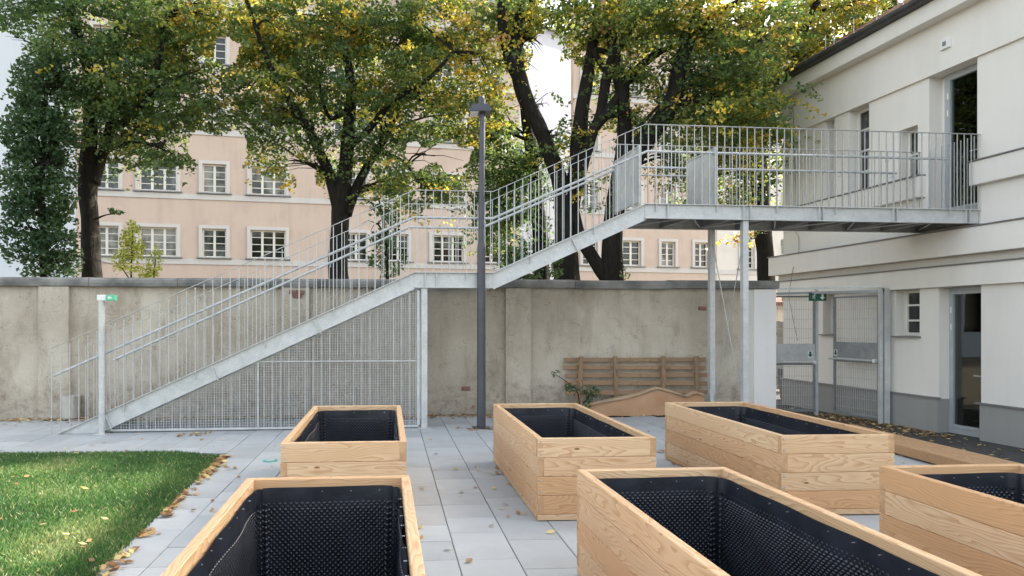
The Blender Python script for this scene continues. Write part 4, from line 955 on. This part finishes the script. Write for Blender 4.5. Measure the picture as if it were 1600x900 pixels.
def tree(name, label, Y, limbs, blobs, mat='linden', size=.085, group=None, thr=-.2, nscale=1.1, sy=1.5, gapcut=True, cat='tree', tb=0., twigs=True, seed=0, spray=True):
    limbs3 = []
    for lb in limbs:
        pts = [P(px, py, Y+dy) for px, py, dy, r_ in lb]; rs = [r_/F*(Y+dy) for px, py, dy, r_ in lb]
        limbs3.append(smooth_line(pts, rs))
    b0 = limbs3[0][0][0]; root = empty(name, (b0.x, b0.y, -.3), 0, label, cat, group); off = Vector((b0.x, b0.y, -.3))
    m = MB()
    for pts, rs in limbs3: m.tube([p-off for p in pts], rs, 10, wob=.22)
    lp_ = [(p, r_) for pts, rs in limbs3 for p, r_ in zip(pts, rs)]
    allp = []; allt = []
    tw = MB()
    for (px, py, rx, ry, n, tbias, *dy) in blobs:
        yc = Y+(dy[0] if dy else 0); c = np.array(P(px, py, yc)); rr = np.array([rx/F*yc, sy*(dy[1] if len(dy) > 1 else 1), ry/F*yc])
        n = int(n*(1.18 if py > -60 else .5)); d = rng.normal(size=(n, 3)); d /= np.linalg.norm(d, axis=1)[:,None]; q = rng.random(n)**.42
        p = c+d*q[:,None]*rr; sp_t = np.zeros(n)
        if n > 250 and spray:
            ns = int(n*.8); k_ = max(4, ns//34); sc = p[:k_]+(p[:k_]-c)*.12; per = ns//k_; 
            az = rng.uniform(0, 2*np.pi, k_); dd = np.stack([np.cos(az), np.sin(az), rng.uniform(-.55, .05, k_)], 1); sd = np.stack([-np.sin(az), np.cos(az), rng.uniform(-.15, .15, k_)], 1)
            ln_ = rng.uniform(.45, 1.0, k_); tv = rng.normal(0, .19, k_)
            a_ = rng.uniform(0, 1, (k_, per)); w_ = rng.normal(0, .15, (k_, per))*(1.15-a_*.6); h_ = rng.normal(0, .035, (k_, per))
            q3 = sc[:,None,:]+dd[:,None,:]*(a_*ln_[:,None])[:,:,None]+sd[:,None,:]*w_[:,:,None]; q3[:,:,2] += h_-.12*a_**2
            q3 = q3.reshape(-1, 3); p = np.concatenate([q3, p[k_:k_+n-len(q3)]]); sp_t = np.concatenate([np.repeat(tv, per), np.zeros(len(p)-len(q3))]); n = len(p)
        keep = np.ones(n, bool)
        nz = np.array([noise.fractal(Vector((x[0]*nscale*.85+seed, x[1]*nscale*.85, x[2]*nscale*1.6)), 1, 2, 3) for x in p]); keep &= nz > thr
        keep &= ~((p[:,0] > 9.05-.134*(p[:,1]-11.36)-.45) & (p[:,1] < 17.2) & (p[:,2] < 7.5))
        ppx, ppy = proj(p)
        if gapcut:
            for (a, b_, c2, d2) in GAPS:
                wob = 14*np.sin(ppx*.11+ppy*.07); keep &= ~((ppx > a+wob*.5) & (ppx < b_+wob*.5) & (ppy > c2+wob*.4) & (ppy < d2+wob*.6))
        p = p[keep]; sp_t = sp_t[keep]; allp.append(p)
        t2 = np.array([noise.noise(Vector(x*.8+5+seed)) for x in p])
        allt.append(np.clip(.33+tbias+tb+.34*t2+sp_t+rng.normal(0, .045, len(p)), 0, 1))
        if twigs and n > 200:
            cv = Vector(c); near = min(lp_, key=lambda t_: (t_[0]-cv).length+abs((t_[0].z > cv.z))*1.5)
            for j in range(3 if rx > 30 else 2):
                tgt_ = cv+Vector((random.uniform(-.7, .7)*rr[0], random.uniform(-.5, .5)*rr[1], random.uniform(-.3, .6)*rr[2])); mid = (near[0]*.5+tgt_*.5)+Vector((random.uniform(-.15, .15), random.uniform(-.15, .15), .12))
                pt, rt = smooth_line([near[0], mid, tgt_], [min(near[1]*.6, .05), .022, .006], 4); tw.tube([x-off for x in pt], rt, 5)
                for jj in range(3):
                    e_ = tgt_+Vector((random.gauss(0, .35), random.gauss(0, .35), random.gauss(0, .25))); tw.tube([mid-off, (mid*.4+e_*.6)-off+Vector((0,0,.06)), e_-off], [.012, .008, .003], 4)
    m.obj('trunk', M['bark'], root, smooth=True)
    if tw.v: tw.obj('branches', M['bark'], root, kind='stuff')
    p = np.concatenate(allp)-np.array(off); leaves('crown', p, size, M[mat], root, np.concatenate(allt))
    return root
LG = 'old linden trees behind the wall'
tree('linden_tree', 'old tree with one stout trunk and broad crown behind the left end of the wall', 15.,
  [[(143, 520, 0, 17), (144, 437, 0, 15), (140, 340, 0, 13), (137, 275, 0, 15), (141, 190, 0, 10), (139, 110, -.2, 9), (115, 35, -.4, 7), (95, -80, -.5, 5), (90, -220, 0, 3)],
   [(144, 285, 0, 12), (158, 245, .1, 9), (172, 200, .2, 7.5), (182, 110, .3, 6), (190, 10, .4, 5), (205, -110, .4, 4)],
   [(170, 205, .1, 6), (208, 178, -.2, 5.5), (236, 142, -.5, 5.5), (250, 82, -.7, 5), (270, -20, -.8, 4), (300, -130, -.8, 3)],
   [(225, 152, -.3, 3), (265, 125, -1, 2), (310, 110, -1.2, 1)], [(160, 240, 0, 3), (215, 222, -.6, 2), (270, 240, -.9, 1)], [(145, 345, 0, 2), (165, 336, -.2, 1), (196, 332, -.3, .5)]],
  [(60, 20, 95, 50, 4200, -.22), (170, 45, 95, 55, 7000, -.12), (270, 60, 85, 60, 6500, .06), (150, 130, 75, 50, 4800, -.08), (240, 150, 90, 48, 5600, -.05), (330, 40, 60, 60, 3800, .22),
   (210, 205, 70, 38, 3000, -.1), (255, 235, 42, 26, 1300, -.12, -.6, .5), (310, 165, 48, 34, 1900, -.05), (180, 330, 8, 5, 40, -.2, -.3, .2), (190, 262, 22, 14, 160, -.15, -.3, .3), (120, 225, 40, 34, 1100, -.18),
   (60, -110, 190, 110, 6500, 0, .3, 1.3), (260, -120, 190, 120, 7500, 0, .3, 1.3), (160, -320, 200, 150, 6500, 0, .3, 1.4)], group=LG, seed=1)
tree('linden_tree', 'yellowing tree whose trunk forks into three dark limbs behind the first flight of stairs', 15.5,
  [[(527, 520, 0, 20), (528, 437, 0, 16), (530, 370, 0, 13), (534, 310, 0, 14), (541, 250, 0, 11), (546, 190, 0, 9.5), (549, 140, 0, 8), (541, 85, 0, 6.5), (531, 25, 0, 5), (520, -90, 0, 4)],
   [(530, 325, 0, 11), (515, 275, 0, 8.5), (498, 235, -.2, 8), (480, 200, -.4, 7), (455, 162, -.6, 6), (432, 125, -.7, 5), (405, 60, -.9, 3.5), (380, -20, -.9, 2.5)],
   [(540, 335, 0, 10), (556, 295, .1, 7.5), (575, 258, .2, 6.5), (592, 232, .3, 6), (612, 195, .5, 5), (625, 150, .6, 3.5)],
   [(546, 230, 0, 6), (572, 206, -.3, 5.5), (594, 180, -.5, 5.5), (612, 158, -.7, 5), (635, 145, -.8, 4.5), (675, 118, -1.1, 3.5), (708, 80, -1.2, 2.5)],
   [(545, 170, 0, 4), (518, 185, -.2, 3.5), (505, 160, -.5, 2.5), (498, 120, -.6, 2)], [(600, 240, 0, 3), (630, 252, -.5, 2.4), (655, 285, -.8, 1.5)]],
  [(390, 60, 80, 60, 5600, .12), (480, 40, 95, 55, 7500, .2), (590, 40, 90, 50, 7000, -.02), (690, 45, 85, 50, 6500, .12), (430, 140, 85, 50, 5600, 0), (540, 130, 90, 50, 5200, -.08), (650, 130, 85, 45, 4800, .16),
   (410, 200, 58, 44, 3000, -.08), (500, 205, 36, 34, 1500, -.05), (640, 190, 78, 30, 2900, -.02), (478, 268, 28, 26, 900, .16, -.5, .6), (440, 262, 16, 20, 330, .22, -.5, .5), (650, 262, 48, 40, 2500, .0), (632, 300, 42, 32, 1500, .1), (680, 290, 34, 24, 900, -.06), (590, 215, 34, 24, 900, .05), (560, 250, 20, 20, 300, .05), (735, 165, 56, 52, 3300, .15), (770, 110, 40, 60, 1800, .25),
   (400, -110, 180, 110, 7500, .1, .3, 1.3), (640, -110, 180, 110, 7500, .1, .3, 1.3), (520, -330, 250, 150, 8500, .05, .3, 1.4)], group=LG, tb=.04, seed=3)
tree('linden_tree', 'dark trunk dividing into several tall leaning stems behind the upper flight', 15.3,
  [[(884, 520, 0, 26), (884, 437, 0, 21), (884, 370, 0, 18), (880, 310, 0, 15), (872, 275, 0, 13), (852, 222, -.1, 12), (828, 168, -.2, 11), (812, 125, -.2, 12), (806, 60, -.2, 9), (815, 0, -.2, 7), (820, -120, -.2, 5)],
   [(888, 360, 0, 14), (897, 290, 0, 12), (904, 225, 0, 13), (911, 160, 0, 11), (921, 100, 0, 9), (930, 45, 0, 7), (938, -40, 0, 5)],
   [(893, 330, 0, 12), (908, 265, -.2, 10), (925, 210, -.3, 9), (938, 178, -.3, 8), (948, 120, -.3, 7.5), (960, 82, -.4, 7), (985, 45, -.5, 6), (1012, -5, -.6, 5), (1030, -80, -.6, 4)],
   [(930, 200, -.3, 8), (952, 172, -.4, 8), (968, 145, -.3, 5), (990, 115, -.2, 7), (1020, 88, -.2, 6), (1050, 72, -.2, 3)],
   [(812, 130, -.2, 8), (796, 92, -.4, 9), (785, 40, -.5, 7), (780, -60, -.5, 5)], [(812, 70, 0, 6), (828, 20, 0, 5), (832, -60, 0, 4)],
   [(948, 115, -.2, 4), (930, 80, -.3, 5), (960, 85, 0, 3)]],
  [(820, 25, 70, 36, 3600, .08), (900, 25, 85, 36, 5000, .12), (930, 65, 60, 34, 2400, .06), (800, 85, 30, 50, 900, .2), (860, 160, 26, 18, 420, 0), (868, 210, 32, 20, 700, .0), (975, 130, 42, 40, 1700, .05), (985, 190, 42, 30, 1500, .02), (835, 70, 18, 40, 350, .1), (840, 250, 40, 30, 900, -.05, .8), (905, 260, 20, 30, 320, .1), (925, 300, 24, 30, 420, .15, -.4),
   (860, -90, 170, 90, 6000, .1, .3, 1.3), (900, -290, 220, 150, 7000, .05, .3, 1.4)], group=LG, tb=.02, seed=7, thr=-.05)
tree('linden_tree', 'slender dark tree standing left of the multi-stemmed one, behind the landing end', 16.6,
  [[(847, 520, 0, 14), (846, 437, 0, 13), (843, 350, 0, 12), (834, 280, 0, 11), (828, 220, 0, 9), (818, 160, 0, 6), (812, 60, 0, 5), (808, -60, 0, 3.5)]],
  [(765, 215, 38, 40, 2300, -.05), (790, 270, 44, 46, 3000, -.1), (775, 340, 44, 50, 2600, -.12), (815, 330, 30, 60, 1500, -.15), (745, 265, 22, 40, 800, -.02), (800, -40, 120, 80, 3500, .1)], group=LG, seed=9, sy=1.0, thr=-.3)
tree('linden_tree', 'thick leaning double trunk rising behind the top of the stairs', 15.,
  [[(956, 520, 0, 19), (956, 437, 0, 17), (958, 350, 0, 15), (966, 285, 0, 14), (975, 220, 0, 11), (975, 175, 0, 10.5), (969, 125, 0, 10.5), (958, 70, 0, 9), (953, 20, 0, 7), (958, -80, 0, 5)],
   [(958, 345, 0, 14), (978, 275, -.1, 14), (1003, 225, -.3, 16), (1035, 186, -.3, 15), (1054, 150, -.3, 13), (1062, 105, -.3, 11), (1080, 55, -.3, 9), (1092, 5, -.3, 7), (1100, -90, -.3, 5)],
   [(1080, 60, -.3, 7), (1105, 30, -.5, 6), (1130, 15, -.6, 5), (1175, -10, -.9, 3.5)],
   [(948, 437, 0, 11), (928, 405, 0, 10), (910, 375, 0, 9), (900, 330, .2, 5), (890, 270, .4, 4)], [(998, 200, -.5, 3), (1015, 180, -.6, 2.5), (1030, 165, -.7, 2)]],
  [(1020, 35, 85, 46, 6000, .02), (1110, 60, 80, 55, 6000, .08), (1060, 120, 46, 34, 1200, -.02), (1120, 140, 60, 50, 3800, .02), (1090, 195, 66, 30, 2700, .12), (1180, 60, 60, 60, 4200, .1), (1170, 170, 55, 55, 3600, .0), (1060, 265, 26, 36, 500, .02, .2, .5), (1048, 250, 14, 18, 150, .1, .2, .5),
   (1080, -110, 190, 100, 7500, .1, .3, 1.3), (1080, -300, 220, 140, 7000, .05, .3, 1.4)], group=LG, tb=.05, seed=12)
tree('linden_tree', 'dark trunked tree with dense yellow green crown between walkway and cream building', 17.,
  [[(1195, 520, 0, 14), (1196, 437, 0, 13), (1195, 390, 0, 13), (1190, 330, 0, 13), (1185, 250, 0, 12), (1180, 150, 0, 10), (1185, 50, 0, 8), (1190, -80, 0, 5)],
   [(1188, 230, 0, 8), (1210, 160, -.3, 6), (1250, 70, -.5, 5), (1290, -40, -.6, 3)], [(1186, 200, 0, 6), (1150, 140, -.3, 5), (1110, 80, -.5, 4)]],
  [(1235, 45, 75, 60, 6000, .12), (1310, 20, 70, 50, 4600, .12), (1180, 120, 66, 60, 5500, -.02), (1250, 110, 50, 60, 4200, .16), (1140, 210, 60, 48, 4200, .03), (1200, 210, 46, 60, 4200, .0), (1150, 285, 60, 48, 3600, .06), (1205, 290, 40, 60, 2800, .1), (1198, 350, 18, 26, 420, .2), (1110, 260, 26, 50, 1300, .1), (1380, -40, 60, 60, 3000, .1),
   (1250, -120, 180, 110, 6500, .1, .3, 1.3), (1250, -300, 200, 140, 6000, .1, .3, 1.3)], group=LG, tb=.05, seed=15, thr=-.16)
tree('linden_tree', 'tall tree whose crown top shows just above the tiled roof at the upper right, widened out of view to shade the lawn', 19.,
  [[(1400, 520, 0, 14), (1395, 200, 0, 13), (1390, 0, 0, 11), (1380, -150, 0, 7)]],
  [(1390, -60, 140, 120, 5500, .05, 0, 1.6), (1440, -160, 170, 140, 5500, .05, -1, 1.6), (1560, -190, 150, 120, 4500, .05, .6, 1.4), (1330, -10, 60, 60, 2600, .1)], group=LG, tb=.05, seed=35, gapcut=False)  # crown spread with unseen blobs behind the ridge, added to shade the lawn
# columnar and small shrubs
tree('columnar_oak', 'tall dense dark green columnar tree at the far left behind the wall', 13.7,
  [[(68, 520, 0, 6), (68, 437, 0, 5), (66, 300, 0, 4), (72, 150, 0, 3), (84, 60, 0, 1.5)]],
  [(62, 370, 60, 70, 3800, 0), (60, 290, 62, 70, 4200, 0), (62, 210, 60, 60, 3800, 0), (66, 140, 46, 55, 2400, .1), (82, 85, 18, 45, 700, .5), (95, 400, 26, 45, 900, .0)], mat='oak', spray=False, size=.085, sy=.65, thr=-.12, nscale=2.4, gapcut=False, tb=-.1, seed=20)  # topmost blob tinted paler: the sunlit tip is put into the leaf colour
tree('columnar_oak', 'young slim dark green columnar tree behind the stair railing, right of the forked trunk', 13.6,
  [[(605, 520, 0, 3), (605, 437, 0, 2.5), (603, 380, 0, 2), (592, 310, 0, 1.2)]],
  [(604, 395, 33, 42, 1150, 0), (600, 350, 27, 40, 850, 0), (588, 315, 12, 24, 160, .1)], mat='oak', spray=False, size=.075, sy=.35, thr=-.1, nscale=2.2, gapcut=False, tb=-.05, seed=22)
tree('garden_shrub', 'sunlit yellow green shrub just above the wall coping beside the left trunk', 13.4,
  [[(205, 470, 0, 1.5), (205, 437, 0, 1.3), (206, 395, 0, 1), (208, 355, 0, .6)], [(205, 440, 0, 1), (188, 415, 0, .7)]],
  [(206, 385, 20, 40, 1100, .1), (186, 410, 20, 22, 330, 0), (216, 415, 18, 20, 300, .1), (208, 358, 7, 16, 90, .3)], mat='bright', spray=False, size=.05, sy=.22, thr=-.1, nscale=3, gapcut=False, cat='shrub', seed=25, twigs=False)
tree('garden_shrub', 'smaller pale green shrub on the right of the yellow one above the wall', 13.5,
  [[(240, 470, 0, 1.2), (240, 437, 0, 1), (243, 405, 0, .7)]],
  [(242, 408, 13, 26, 380, -.2), (232, 428, 16, 12, 160, -.1)], mat='bright', spray=False, size=.05, sy=.18, thr=-.1, nscale=3, gapcut=False, cat='shrub', seed=27, twigs=False)
tree('garden_shrub', 'loose grey green undergrowth behind the landing, left of the slender trunk', 14.6,
  [[(800, 520, 0, 2), (800, 437, 0, 1.5), (798, 380, 0, 1)]], [(800, 405, 38, 40, 1500, .0), (825, 425, 24, 22, 500, .1), (868, 418, 12, 20, 160, .1), (975, 420, 8, 20, 90, .1)], mat='oak', spray=False, size=.07, sy=.5, thr=-.1, nscale=2.4, gapcut=False, cat='shrub', seed=28, twigs=False)
wd = tree('wild_seedling', 'green self-sown weed growing by the wall in front of the timber frame', 11.55,
  [[(905, 640, 0, 1), (903, 615, 0, .8), (890, 600, 0, .6), (868, 585, 0, .4)], [(905, 640, 0, .8), (925, 612, -.1, .5)]],
  [(890, 606, 12, 8, 90, .1), (925, 612, 16, 12, 170, .1), (918, 628, 8, 10, 80, .1), (868, 584, 7, 6, 26, .2), (905, 610, 16, 8, 60, 0)], mat='oak', size=.038, sy=.14, thr=-.6, gapcut=False, cat='plant', seed=30, twigs=False)
